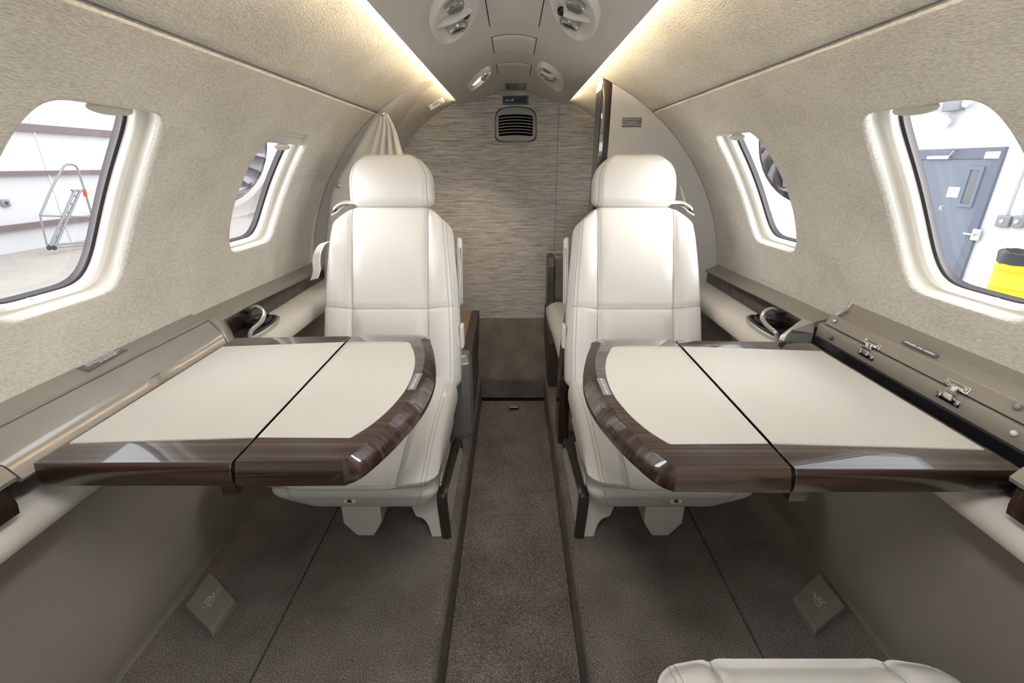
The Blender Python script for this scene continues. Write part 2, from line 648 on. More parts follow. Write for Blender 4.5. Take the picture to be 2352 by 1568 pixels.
# aft bulkhead
mb = MB()
pts = []
for k in range(41):
    a = -0.9 + (PI + 1.8) * k / 40
    pts.append((0.655 * math.cos(a), 0.722 + 0.655 * math.sin(a)))
mb.prism(pts, 'y', YB, YB + 0.02)
struct('wall_aft', mb, 'weave', smooth=False)
mb = MB()
p1, p2 = at(1284, 232, y=YB - .001), at(1276, 640, y=YB - .001)
mb.box(p1.x - 0.0008, p1.x + 0.0008, YB - 0.0015, YB, 0.3, 1.30)
struct('trim_bulkhead', mb, 'brown')

# unseen wall added behind the camera to block low light, open above the middle
mb = MB()
for x0, x1, z0, z1 in ((-.8, .8, -.06, 1.02), (-.8, -.46, 1.02, 1.4), (.46, .8, 1.02, 1.4), (-.46, .46, 1.29, 1.4)):
    mb.box(x0, x1, Y0 - .03, Y0 - .01, z0, z1)
struct('wall_light_block', mb, 'panel', smooth=False)

# lower side panels
for side, nm in ((-1, 'wall_lower_left'), (1, 'wall_lower_right')):
    mb = MB()
    prof = [(0.715, 0.62), (0.70, 0.57), (0.715, 0.40), (0.742, 0.2), (0.757, 0.135), (0.757, 0.10)]
    mb.grid([[Vector((side * x, y, z)) for x, z in catmull([(a, b, 0) for a, b in prof], 4) for x, z in [(x, z)]] if False else
             [Vector((side * p.x, y, p.y)) for p in catmull([(a, b, 0) for a, b in prof], 4)] for y in (Y0, 0.2, 0.8, 1.3, YD[side])])
    struct(nm, mb, 'panel')

# ------------------------------------------------------------------ windows
wi = 0
for side in (-1, 1):
    for (cy, hy) in WIN:
        wi += 1
        root = sroot('window_%d' % wi, tuple(cyl(side, 0.30, cy, 0.80)))
        ivory = [(0.002, .7685, 9, .17), (0.001, .776, 9, .17), (0.000, .782, 8.5, .17), (0.002, .7855, 7.5, .15), (0.0100, .7865, 6.5, .13), (0.0105, .7855, 6.4, .12), (0.0118, .7855, 6.2, .12), (0.0125, .7865, 6, .12), (0.0165, .789, 5.4, .11), (0.0185, .794, 5.2, .11), (0.0188, .8045, 5.2, .11)]
        mb = MB()
        mb.grid([loop_pts(side, cy, hy, *q) for q in ivory], True)
        build('window_frame', mb, 'ivory', root, angle=40)
        mb = MB()
        gk = [(0.0185, .803), (0.0215, .8035), (0.0232, .806), (0.0215, .809), (0.0195, .812), (0.0185, .820)]
        mb.grid([loop_pts(side, cy, hy, d, r, 5.0, .11) for d, r in gk], True)
        build('gasket', mb, 'rubber', root, angle=60)
        mb = MB()
        ring = loop_pts(side, cy, hy, 0.014, .8185, 5.0, .11)
        rows = []
        for f in (1, .8, .6, .4, .2, 0.02):
            row = []
            for p in ring:
                q = Vector((p.x, p.y, p.z))
                ph = math.atan2(q.z - ZC, abs(q.x))
                row.append(cyl(side, PHC + (ph - PHC) * f, cy + (q.y - cy) * f, .8185))
            rows.append(row)
        mb.loft(rows, False, True)
        build('pane', mb, 'glass', root)
        # pulled-up shade with its moulded handle
        mb = MB()
        n = 16
        pb, pt = PHC + PHH * {1: .93, 2: .72, 3: .93, 4: .90}[wi], PHC + PHH * 1.02
        q_ = min(.035, (pt - pb) * .6)
        sec = [(pt, .7745), (pb + q_, .7745), (pb + q_ - .001, .7765), (pb + q_ - .004, .7765), (pb + q_ - .005, .775), (pb + .004, .776), (pb, .7785), (pb, .7835), (pt, .7835)]
        rows = [[cyl(side, p, cy + (hy - 0.013) * (2 * k / n - 1) * (1.0 if p < pt else 0.8), r) for p, r in sec] for k in range(n + 1)]
        mb.loft(rows)
        build('shade', mb, 'ivory', root, angle=30)
        mb = MB()
        c = cyl(side, pb - (.010 if wi in (2, 4) else .004), cy + 0.02, .7775)
        nrm = Vector((side * math.cos(pb), 0, math.sin(pb)))
        tan = Vector((-side * math.sin(pb), 0, math.cos(pb)))
        mb.rbox((0.042, 0.0095, 0.005), 0.0049, (8, 4, 2), fn=lambda x, y, z: (x, y * math.sqrt(max(0.02, 1 - (x / 0.0425) ** 2)), z * (0.4 + 0.6 * math.sqrt(max(0, 1 - (x / .043) ** 2)))), M4=frame(c, (0, 1, 0), tan))
        build('shade_handle', mb, 'ivory', root)
        # frame screw in the sill
        mb = MB()
        sc = loop_pts(side, cy, hy, 0.0187, .799, 5.2, .11)[int(NL * .735)]
        mb.disc(sc, 0.0035, (-side * .3, 0, 1), 0.0012)
        build('screw', mb, 'steel', root)

# ================================================================== DIVIDERS AND AFT END
# right: pale grey panel with a dark wood post on its aisle edge
t = thing('cabin_divider', 'pale grey curved cabin divider panel with dark wood edge behind right seat', 'divider', (0.5, 1.69, 0.12))
mb = MB()
pts = [(0.30, 0.12), (0.62, 0.12), (0.735, 0.42)]
for k in range(31):
    a = -0.2 + (1.215 + 0.2) * k / 30
    pts.append((0.7594 * math.cos(a), ZC + 0.7594 * math.sin(a)))
pts += [(0.30, 1.296)]
mb.prism(pts, 'y', 1.685, 1.70)
build('divider_panel', mb, 'divider', t, smooth=False, bevel=0.002)
mb = MB()
path = [(0.160, 1.41, 0.121), (0.160, 1.41, 0.22), (0.162, 1.42, 0.34), (0.174, 1.45, 0.48), (0.196, 1.50, 0.60), (0.235, 1.58, 0.72), (0.270, 1.655, 0.84), (0.285, 1.685, 0.96), (0.287, 1.685, 1.10), (0.287, 1.685, 1.306)]
path = catmull(path, 6)
rows = []
for p in path:
    w, d = 0.036, 0.105
    zt = 0.0
    if p is path[-1]:
        rows.append([Vector((p.x, p.y, p.z + .004)), Vector((p.x + w * .5, p.y - 0.002, p.z)), Vector((p.x + w, p.y, p.z - 0.012)), Vector((p.x + w, p.y + d, p.z - 0.012)), Vector((p.x, p.y + d, p.z + .004))])
    else:
        rows.append([p + Vector(q) for q in ((0, 0, 0), (w * .5, -0.004, 0), (w, 0, 0), (w, d, 0), (0, d, 0))])
mb.loft(rows)
build('wood_post', mb, 'wood_z', t, angle=30, bevel=0.003)
c = at(1451, 281, y=1.6845)
pl = build('placard', MB().rbox((0.0325, 0.0008, 0.0145), 0.0007, (6, 1, 4), nr=1, M4=Matrix.Translation(c)), 'placard', t, bevel=0)
for txt, dz, sz in (('NO SMOKING IN LAVATORY', 0.0098, 0.0046), ('STOW CURTAIN', -0.001, 0.0046), ('FOR TAXI, TAKEOFF, AND LANDING', -0.0068, 0.0043)):
    build('lettering', text_mb(txt, sz, frame((c.x, c.y - 0.0010, c.z + dz), (1, 0, 0), (0, 0, 1))), 'print', pl, smooth=False)
mb = MB()
path = catmull([at(1563, 428, y=1.66), at(1569, 450, y=1.655), at(1575, 472, y=1.65), at(1579.5, 492, y=1.645)], 6)
mb.tube(path, [.0006 + .0042 * math.sin(PI * (.12 + .88 * i / (len(path) - 1))) for i in range(len(path))], 10)
build('white_sliver', mb, 'white', t, label='white strip on the panel beside the headrest')  # thin tapered white strip just in front of the panel

# left: grey rim with an open doorway and a gathered curtain
t = thing('cabin_divider', 'grey divider rim framing the curtained opening behind left seat', 'divider', (-0.65, 1.74, 0.12))
mb = MB()
rows = []
for k in range(41):
    a = -0.25 + (1.20 + 0.25) * k / 40
    ri = lerp_tab([(-.3, .700), (0.70, .700), (0.80, .708), (0.95, .735), (1.065, .759), (1.25, .761)], a)
    ri2 = lerp_tab([(-.3, .690), (0.80, .692), (0.96, .712), (1.06, .735), (1.15, .7585), (1.25, .760)], a)
    P = lambda r, y: cyl(-1, a, y, r)
    rows.append([P(.7625, 1.745), P(.7605, 1.74), P(ri, 1.74), P(ri2 - .0005, 1.85), P(ri2 + .002, 1.86), P(.7625, 1.86)])
mb.loft(rows)
build('rim', mb, 'divider_dark', t, angle=25)

cur = []
LEFT = [(866, 262), (849, 290), (826, 328), (801, 374), (779, 408), (763, 446), (756, 492), (751, 550), (746, 620), (744, 720)]
RIGHT = [(890, 262), (903, 285), (912, 310), (920, 338), (929, 366), (936, 400), (941, 440), (944, 500), (944, 560), (944, 700)]
L3 = catmull([at(u, v, y=1.715) for u, v in LEFT], 4)
R3 = catmull([at(u, v, y=1.705) for u, v in RIGHT], 4)
root = thing('curtain', 'ivory leather curtain gathered to a snap behind left seat', 'curtain', (-0.55, 1.72, 0.6))
mb = MB()
rows = []
N = 90
for i, (a, b) in enumerate(zip(L3, R3)):
    f = i / (len(L3) - 1)
    row = []
    for k in range(N + 1):
        u = k / N
        p = a.lerp(b, u)
        amp = 0.0075 * sst(0.0, 0.3, f) * sst(0.30, 0.72, u) + 0.002
        w = 0.5 + 0.5 * math.cos(2 * PI * (1.0 * u + 3.6 * u ** 2.2))
        p.y += amp * (1 - 2 * abs(w) ** 0.7) + 0.004 * math.sin(5 * u + 2)
        row.append(p)
    rows.append(row)
mb.grid(rows)
o = build('drape', mb, 'leather', root, angle=80)
sd = o.modifiers.new('thick', 'SOLIDIFY')
sd.thickness = 0.002
hem = MB()
hem.tube([p + Vector((0.006, -0.004, 0)) for p in L3], 0.0011, 6)
build('hem_stitch', hem, 'seam', root)
for (u, v, yy) in ((879, 262, 1.705), (777, 426, 1.708)):
    build('snap', MB().disc(at(u, v, y=yy), 0.0085, (0, -1, .1), 0.003, 20, 0.005), 'chrome', root)

# white occupant sensor box on the aft liner
p = None
for k in range(400):
    y_ = 1.80 + .5 * k / 400
    p = at(1000, 234, y=y_)
    f_ = (y_ - YD[-1]) / (YB - YD[-1])
    if math.hypot(p.x, p.z - (ZC + (.722 - ZC) * f_)) > R0 + .002 + (.637 - R0) * f_:
        break
ph = math.atan2(p.z - 0.70, -p.x)
nrm = Vector((math.cos(ph), -1.1, -math.sin(ph))).normalized()
tng = Vector((math.sin(ph), 0.0, math.cos(ph)))
Mx = frame(p - nrm * 0.004, tng, nrm.cross(tng))
sb = thing('control_box', 'small white control box with dark dots on the upper aft liner', 'control panel', tuple(p))
mb = MB()
mb.rbox((0.034, 0.019, 0.012), 0.004, (5, 3, 2), M4=Mx)
build('housing', mb, 'white', sb)
for (x, y, r) in ((-.014, .009, .0028), (0, .009, .0022), (.014, .009, .0028), (.018, -.011, .0025)):
    build('indicator', MB().disc(Mx @ Vector((x, y, .0118)), r, Mx.to_3x3() @ Vector((0, 0, 1)), 0.0012, 12), 'brown', sb)
for y in (0.001, -.005):
    mb = MB()
    mb.rbox((0.016, 0.0011, 0.0006), 0.0005, (2, 1, 1), nr=1, M4=Mx @ Matrix.Translation((0, y, 0.0122)))
    build('printed_line', mb, 'steelblue', sb)

# bulkhead fittings
dp = thing('display_panel', 'slim navy display panel on the woven bulkhead above air vent', 'display', tuple(at(1183.5, 230, y=YB)))
c = at(1183.5, 230, y=YB - 0.004)
build('bezel', MB().rbox((0.0575, 0.005, 0.0165), 0.003, (3, 1, 2), nr=2, M4=Matrix.Translation(c)), 'steelblue', dp)
build('screen', MB().box(c.x - .050, c.x + .050, c.y - .0062, c.y - .004, c.z - .0115, c.z + .011), 'navy', dp)
mb = MB()
for x0, w in ((-.044, .012), (-.030, .003), (-.024, .004), (-.018, .011)):
    mb.box(c.x + x0, c.x + x0 + w, c.y - .0068, c.y - .006, c.z - .0035, c.z + .0015)
mb.box(c.x - .012, c.x - .007, c.y - .0068, c.y - .006, c.z + .0015, c.z + .005)
build('lettering', mb, 'print', dp, smooth=False)

av = thing('air_vent', 'rounded taupe air vent with curved slats on the woven bulkhead', 'vent', tuple(at(1184, 286, y=YB)))
c = at(1184.5, 287, y=YB - .004)
hw, hh = 0.092, 0.0655


def vent_outline(s, y, n=80):
    out = []
    for k in range(n):
        a = 2 * PI * k / n
        e = 2 / 5.5
        x = hw * s * math.copysign(abs(math.cos(a)) ** e, math.cos(a)) * (1 + 0.05 * -math.sin(a))
        z = (hh - (1 - s) * hw) * math.copysign(abs(math.sin(a)) ** e, math.sin(a))
        z += 0.011 * (1 - (x / hw) ** 2) * (0.5 + 0.5 * math.sin(a)) - 0.004
        out.append(Vector((c.x + x, y, c.z + z)))
    return out


build('surround', MB().loft([vent_outline(s, y) for s, y in ((1.03, YB), (1.03, YB - .003), (1.0, YB - .005), (0.97, YB - .005))], True, False), 'bronze', av)


def inner_rect(y, sx=1.0, n=80):
    out = []
    for k in range(n):
        a = 2 * PI * k / n
        e = 2 / 14
        x = 0.0765 * sx * math.copysign(abs(math.cos(a)) ** e, math.cos(a))
        z = 0.043 * math.copysign(abs(math.sin(a)) ** e, math.sin(a)) - .001
        z += 0.006 * (1 - (x / 0.0765) ** 2)
        out.append(Vector((c.x + x, y, c.z + z - .004)))
    return out


build('face_frame', MB().grid([vent_outline(0.985, YB - .004), vent_outline(0.96, YB - .012), inner_rect(YB - .012, 1.02), inner_rect(YB - .010), inner_rect(YB - .002)], True), 'paint_flat', av, angle=50)
build('dark_recess', MB().loft([inner_rect(YB - .003), inner_rect(YB - .0025)], True, True), 'matt_black', av)
for i in range(7):
    z = c.z - .041 + 0.0125 * (i + .4)
    pts = [Vector((c.x + 0.0765 * q / 8, YB - .010, z + 0.006 * (1 - (q / 8) ** 2))) for q in range(-8, 9)]
    mb = MB()
    mb.loft([[p + Vector((0, 0, .0011)), p + Vector((0, .007, .0016)), p + Vector((0, .007, .0006)), p + Vector((0, 0, -.0011))] for p in pts])
    build('slat', mb, 'ivory', av, angle=30)

# aft left storage box with grey front post
bx = thing('storage_box', 'low carpet-topped storage box with brown edge and grey post behind left seat', 'storage box', (-0.35, 1.85, 0.12))
mb = MB()
A, B_ = at(1083, 822, y=1.53), at(1100, 716, y=2.19)
zt0, zt1 = 0.405, 0.371
mb.loft([[Vector((x, y, z)) for x, z in ((-0.50, .12), (xe, .12), (xe, zt), (-0.50, zt))] for y, xe, zt in ((1.50, -.168, zt0), (2.19, -.186, zt1))])
build('carpeted_body', mb, 'carpet_tan', bx, smooth=False)
mb = MB()
mb.loft([[Vector((xe + dx, y, zt + dz)) for dx, dz in ((-.018, .004), (0.016, .006), (.019, .002), (.019, -.066), (.015, -.068), (0.0, -.066))] for y, xe, zt in ((1.50, -.168, zt0), (2.19, -.186, zt1))])
build('edge_trim', mb, 'brown', bx, angle=30, bevel=0.002)
mb = MB()
mb.loft([[Vector((xe + dx, y, z)) for dx, z in ((0, .13), (0.014, .13), (.014, .30), (0, .30))] for y, xe in ((1.5, -.168), (2.185, -.186))])
build('side_carpet', mb, 'carpet', bx, smooth=False)
mb = MB()
mb.loft([[Vector((xe + dx, y, z)) for dx, z in ((0, .12), (0.017, .12), (.017, .165), (0, .165))] for y, xe in ((1.5, -.168), (2.18, -.186))])
build('kick_strip', mb, 'brown', bx, smooth=False)
mb = MB()
mb.loft([[Vector((x, y, z)) for x, y in ((-.235, 1.45), (-.178, 1.445), (-.150, 1.462), (-.147, 1.53), (-.235, 1.53))] for z in (.121, .41)] +
        [[Vector((x, y, .432)) for x, y in ((-.235, 1.475), (-.18, 1.472), (-.158, 1.482), (-.156, 1.53), (-.235, 1.53))]])
build('front_post', mb, 'greymetal', bx, angle=25, bevel=0.005, segs=3)

# aft right belted seat unit
lv = thing('side_bench', 'low grey side bench with ivory cushion in aft right corner', 'bench', (0.35, 2.0, 0.12))
mb = MB()
mb.loft([[Vector((x, y, z)) for x, z in ((0.158, zb), (0.47, zb), (0.47, zt), (0.158, zt))] for y, zb, zt in ((1.86, .121, .33), (1.95, .121, .36), (2.22, .24, .40))])
build('bench_base', mb, 'brown', lv, smooth=False, bevel=0.004)
mb = MB()
mb.rbox((0.15, 0.03, 0.14), 0.012, (4, 2, 4), M4=Matrix.Translation((0.345, 2.235, .505)))
build('back_panel', mb, 'greymetal', lv)
mb = MB()
mb.loft([[Vector((x, y, z)) for y, z in ((2.13, .37), (2.29, .37), (2.29, .632), (2.27, .645), (2.20, .645), (2.16, .60))] for x in (0.166, 0.199)])
build('side_trim', mb, 'bronze', lv, smooth=False, bevel=0.005)
mb = MB()


def cush(x, y, z):
    f = sst(0.03, -0.24, y)
    return (x + 0.05 * f * (0.2 - x) / 0.4 * 0.6, y, z - 0.075 * f ** 1.5)


mb.rbox((0.165, 0.235, 0.045), 0.043, (8, 10, 2), fn=cush, M4=Matrix.Translation((0.325, 1.955, .385)))
build('cushion', mb, 'leather', lv)

# aisle floor latch
la = thing('floor_latch', 'small brass latch set in the aisle carpet before aft step', 'latch', tuple(at(1180, 937, z=0.0)))
c = at(1180, 938, z=0.001)
build('plate', MB().box(c.x - .027, c.x + .027, c.y - .016, c.y + .012, 0.0, .004), 'black', la, smooth=False, bevel=.001)
build('pull_bar', MB().tube([c + Vector((-.021, .0, .007)), c + Vector((.021, 0, .007))], .0028, 8), mat('brass', (.45, .36, .2), .3, .9), la)
for sx in (-.023, .023):
    build('bracket', MB().box(c.x + sx - .003, c.x + sx + .003, c.y - .012, c.y + .008, .003, .010), 'chrome', la, smooth=False)

# ================================================================== CEILING FITTINGS
def ceil_n(x):
    d = (ceil_z(x + .001) - ceil_z(x - .001)) / .002
    return Vector((d, 0, -1)).normalized()


HP = [(1.062, 1.272, 'large taupe ceiling hatch at the front between oval light pods'), (1.372, 1.562, 'middle taupe ceiling hatch, between the other two hatches'), (1.712, 1.885, 'smallest looking taupe ceiling hatch, nearest woven bulkhead')]
for y0, y1, lab in HP:
    h = thing('ceiling_hatch', lab, 'hatch', (0.0035, (y0 + y1) / 2, ceil_z(0)), 'ceiling hatches along the aisle')
    for nm, grow, m, dz0, dz1 in (('shadow_gap', 0.0022, 'ceiling_dark', 0.004, -0.0006), ('lid', 0.0, 'ceiling', 0.004, -0.0035)):
        rows = []
        n = 14
        pts = []
        xa, xb, ya, yb = -0.0525 - grow, 0.0595 + grow, y0 - grow, y1 + grow
        r = 0.007
        for (cx, cy, a0) in ((xb - r, yb - r, 0), (xa + r, yb - r, PI / 2), (xa + r, ya + r, PI), (xb - r, ya + r, 1.5 * PI)):
            for k in range(6):
                a = a0 + PI / 2 * k / 5
                pts.append((cx + r * math.cos(a), cy + r * math.sin(a)))
            if a0 in (0, PI):
                yy_ = yb if a0 == 0 else ya
                for k in range(1, 10):
                    q_ = k / 10 if a0 else 1 - k / 10
                    pts.append((xa + r + (xb - xa - 2 * r) * q_, yy_))
        xm = 0.0035
        mb = MB()
        lay = []
        for dz, f in ((dz0, 1), (dz1 * .6, 1), (dz1, .975), (dz1, .6), (dz1, .3), (dz1, .02)):
            lay.append([Vector((xm + (x - xm) * f, (y0 + y1) / 2 + (y - (y0 + y1) / 2) * (f if f > .9 else f), ceil_z(xm + (x - xm) * f) + dz)) for x, y in pts])
        mb.loft(lay)
        build(nm, mb, m, h, angle=40)

em = thing('ceiling_switch_unit', 'small grey slotted switch plate on ceiling just before the bulkhead', 'switch', tuple(at(1185, 196, z=1.357)))
a_, b_ = at(1185, 188, z=1.3565), at(1185, 204, z=1.3565)
cy_, cyl_ = (a_.y + b_.y) / 2, abs(b_.y - a_.y) / 2
build('plate', MB().rbox((0.046, cyl_, 0.004), 0.003, (3, 3, 1), nr=2, M4=Matrix.Translation((0.014, cy_, 1.3555))), 'greymetal', em)
build('dark_slot', MB().box(-.024, -.018, cy_ - cyl_ * .75, cy_ + cyl_ * .7, 1.3508, 1.352), 'black', em)
build('button', MB().rbox((.011, cyl_ * .6, .002), .0015, (2, 2, 1), nr=2, M4=Matrix.Translation((0.0, cy_, 1.3515))), 'paint_flat', em)
build('button', MB().rbox((.016, cyl_ * .55, .002), .0015, (2, 2, 1), nr=2, M4=Matrix.Translation((0.034, cy_, 1.3515))), 'divider_dark', em)


def psu(lab, c, axis, hl, hwid, px, lit=False):
    cx, cy = c
    nrm = ceil_n(cx)
    root = thing('light_pod', lab, 'ceiling light', (cx, cy, ceil_z(cx)), 'oval ceiling light pods')
    zc = ceil_z(cx)
    ax3 = Vector((axis[0], axis[1], 0))
    ax3 = (ax3 - nrm * ax3.dot(nrm)).normalized()
    Mx = frame((cx, cy, zc), ax3, nrm.cross(ax3))   # local z = down, out of the ceiling

    def ring(sx, h):
        return [Mx @ Vector((hl * sx * math.cos(2 * PI * k / 56), (hwid - hl * (1 - sx) * .62) * math.sin(2 * PI * k / 56) * (1 + .10 * math.cos(2 * PI * k / 56)), h)) for k in range(56)]
    mb = MB()
    mb.loft([ring(s, h) for s, h in ((1.0, -.012), (1.0, .006), (.985, .0115), (.955, .0145), (.92, .0145), (.895, .0125), (.87, .0085), (.83, .0045), (.76, .002), (.70, .0015), (.6, .0012))], False, True)
    build('housing', mb, 'psu', root, angle=60)
    zdir = Mx.to_3x3() @ Vector((0, 0, 1))
    s = hwid / .058

    def loc(u, v):
        q = Mx.inverted() @ at(u, v, z=zc - .008)
        return Vector((q.x, q.y, 0))
    if lit:
        e = Mx @ (loc(*px[0]) + Vector((0, 0, .0025)))
        a1, b1 = Mx.to_3x3() @ Vector((1, 0, 0)), Mx.to_3x3() @ Vector((0, 1, 0))
        mb = MB()
        mb.loft([[Mx @ Vector((0, 0, h)) + a1 * (hl * .70 * f * math.cos(2 * PI * k / 32)) + b1 * (hwid * .52 * f * math.sin(2 * PI * k / 32)) for k in range(32)] for f, h in ((1, .001), (1, .003), (.9, .0045), (.05, .0055))])
        build('reading_lamp', mb, 'lens', root)
        build('lamp_mount', MB().tube([e + a1 * .02, e - a1 * .012 + zdir * .006], [.006, .012], 10), 'silver', root)
        return
    L, O, K = [loc(*q) for q in px]
    # ridge winding between the lamp and the air outlet
    d = (O - L).normalized()
    n_ = Vector((-d.y, d.x, 0))
    mid = (O + L) / 2
    pts = catmull([Mx @ (mid + n_ * (a * hwid) + d * (b * hwid) + Vector((0, 0, .004))) for a, b in ((-.85, .30), (-.5, .15), (0, 0), (.45, -.1), (.8, .0))], 6)
    n = len(pts)
    build('ridge', MB().tube(pts, [.003 + .0085 * math.sin(PI * (i + .5) / n) for i in range(n)], 12), 'psu', root)
    e = Mx @ (L + Vector((0, 0, .002)))
    lamp = build('reading_lamp', MB().disc(e, .0225 * s, zdir, .008, 28, .002), 'silver', root)
    for q in range(5):
        off = Mx.to_3x3() @ Vector((0, 0, .0100))
        side_ = Mx.to_3x3() @ (d * ((q - 2) * .0075 * s))
        half = .018 * s * math.sqrt(max(.1, 1 - ((q - 2) / 2.9) ** 2))
        dx = Mx.to_3x3() @ (n_ * half)
        build('louvre', MB().tube([e + off + side_ - dx, e + off + side_ + dx], .0014, 6), 'greymetal', lamp)
    e = Mx @ (O + Vector((0, 0, .003)))
    a1, b1 = Mx.to_3x3() @ Vector((1, 0, 0)), Mx.to_3x3() @ Vector((0, 1, 0))
    out = MB()
    out.loft([[e + (a1 * math.cos(2 * PI * k / 28) + b1 * math.sin(2 * PI * k / 28)) * r * s + zdir * h for k in range(28)] for r, h in ((.027, 0), (.025, .010), (.0205, .0135), (.018, .0125), (.0175, .011))], True, False)
    build('air_outlet', out, 'silver', root)
    build('outlet_core', MB().disc(e + zdir * .0095, .0175 * s, zdir, .002, 24), 'black', root)
    build('switch_knob', MB().disc(Mx @ (K + Vector((0, 0, .003))), .0105 * s, zdir, .009, 24, .004), 'black', root)


psu('front left oval ceiling pod with dark air outlet and black knob', (-.119, 1.085), (.196, -.98), .150, .050, ((1047, 22), (1050, 61), (1073, 45)))
psu('front right oval ceiling pod with dark air outlet and black knob', (.121, 1.055), (-.196, -.98), .150, .050, ((1320, 18), (1309, 53), (1286, 38)))
psu('rear left oval ceiling pod glowing warm near bulkhead', (-.119, 1.815), (.345, -.939), .126, .032, ((1114, 181),), True)
psu('rear right oval ceiling pod near the bulkhead beside smallest hatch', (.131, 1.755), (-.24, -.97), .158, .044, ((1256, 167), (1263, 181), (1245, 176)))
lmp = bpy.data.lights.new('reading_light', 'SPOT')
lmp.energy, lmp.color, lmp.spot_size, lmp.spot_blend, lmp.shadow_soft_size = 5.0, (1.0, .84, .66), 1.9, .7, .02
lo = bpy.data.objects.new('reading_light', lmp)
COL.objects.link(lo)
lo.location = (-.125, 1.80, 1.30)
lo.rotation_euler = (math.radians(6), math.radians(10), 0)

for side, lab in ((-1, 'warm glowing light strip along left ceiling edge'), (1, 'warm glowing light strip along right ceiling edge')):
    mb = MB()
    mb.box(min(side * .226, side * .236), max(side * .226, side * .236), -.6, 2.26, 1.3165, 1.3195)
    tag(build('cove_light', mb, 'cove', smooth=False), lab, 'light strip')

# ================================================================== SIDE LEDGES
def mir(side, prof):
    return [(side * x, z) for x, z in prof]


def ext(prof, side, y0, y1, n=8, fn=None):
    mb = MB()
    rows = []
    for i in range(n + 1):
        y = y0 + (y1 - y0) * i / n
        rows.append([Vector((side * (x if not fn else fn(x, z, y)[0]), y, z if not fn else fn(x, z, y)[1])) for x, z in prof])
    return mb.loft(rows)


for side, lab in ((-1, 'left taupe side ledge with dark wood panel and ivory armrest'), (1, 'right taupe side ledge with dark wood panel and ivory armrest')):
    yend = YD[side] - .002
    r = thing('side_ledge', lab, 'ledge', (side * .72, 1.0, .60))
    ledge = [(.7575, .726), (.756, .7255), (.748, .720), (.722, .709), (.713, .706), (.711, .702), (.713, .698), (.7575, .69)]
    for y0, y1 in ((1.03, yend), (Y0, .462)):
        def fl(x, z, y, y0=y0):
            if y0 < 0:
                return (x - (.10 if x < .73 else 0), z - (0.008 if x < .73 else 0))
            k = sst(1.03, 1.30, y)
            q = sst(1.05, 1.7, y)
            return (x - (.008 * (1 - k) if x < .73 else 0), z - .012 * q - .004)
        build('ledge_trim', ext(ledge, side, y0, y1, 14, fl), 'paint_flat', r, angle=40)
        wp = [(.716, .70), (.7135, .67), (.716, .632), (.74, .632), (.74, .70)]
        def fw(x, z, y, y0=y0):
            if y0 < 0:
                return (x - .10, z - (.012 if z > .66 else -.012))
            q = sst(1.05, 1.7, y)
            return (x + .006 * q, z - (.012 * q if z > .66 else 0))
        build('wood_panel', ext(wp, side, y0 + .002, y1, 14, fw), 'wood_z', r, angle=30)
    arm = [(.755, .645), (.722, .643), (.665, .641), (.640, .636), (.628, .626), (.623, .613), (.6235, .601), (.629, .592), (.735, .588)]
    def fa(x, z, y):
        if y < .46:
            return (x - (.055 * sst(.465, .44, y) if .67 < x < .73 and z > .60 else 0), z)
        return (x, z)
    mb = MB()
    ys = [Y0, 0.0, .3, .43, .45, .462, .475, .6, .8, 1.0, 1.2, 1.4, 1.6, yend]
    mb.loft([[Vector((side * x, y, z)) for x, z in arm] for y in ys])
    lid_f = [(.705, .668), (.706, .712), (.690, .7145), (.66, .714), (.63, .7115), (.618, .708), (.607, .694), (.609, .688), (.64, .684)]
    build('forward_ledge', MB().loft([[Vector((side * x, y, z)) for x, z in lid_f] for y in (Y0, .2, .468)]), 'paint', r, angle=30)
    build('armrest_band', mb, 'band', r, angle=50)

    # cup holder: black tray with a bent silver ring, let into the armrest
    cup = thing('cup_holder', ('black cup holder with silver ring handle on left armrest', 'black cup holder with silver ring handle on right armrest')[side > 0], 'cup holder', (side * .675, 1.15, .635), 'cup holders on the side ledges')
    c = Vector((side * .684, 1.145, .640))
    mb = MB()

    def oval(sx, h, n=40):
        out = []
        for k in range(n):
            a = 2 * PI * k / n
            out.append(c + Vector((side * .037 * sx * math.cos(a), .112 * sx * math.sin(a) * (1 - .1 * math.cos(a)), h)))
        return out
    mb.loft([oval(1.06, -.008), oval(1.06, .006), oval(1.0, .009)], True, False)
    mb.grid([oval(1.0, .009), oval(.93, .009)], True)
    build('tray_rim', mb, 'silver', cup)
    mb = MB()
    mb.loft([oval(.96, .009), oval(.95, .0125), oval(.84, .013), oval(.80, .004), oval(.70, .002), oval(.3, .002)], True, True)
    build('tray', mb, 'black', cup)
    mb = MB()
    mb.loft([[c + Vector((side * (.006 + rr * math.cos(2 * PI * k / 28)), .045 + rr * 1.3 * math.sin(2 * PI * k / 28), h)) for k in range(28)] for rr, h in ((.031, .006), (.031, .020), (.029, .023), (.026, .023), (.024, .018), (.022, .010))], True, True)
    build('well', mb, 'black', cup)
    if side < 0:
        hp = [(574, 722, .668), (577, 710, .692), (590, 704, .703), (603, 712, .701), (607, 722, .695), (600, 738, .684), (587, 750, .676), (577, 760, .670), (574, 772, .658), (576, 782, .640)]
    else:
        hp = [(1785, 726, .664), (1783, 714, .690), (1772, 709, .702), (1757, 715, .702), (1750, 727, .696), (1757, 742, .684), (1770, 754, .676), (1782, 764, .670), (1784, 774, .656), (1782, 784, .640)]
    build('ring_handle', MB().tube(catmull([at(u, v, z=z) for u, v, z in hp], 5), .0052, 10), 'silver', cup)

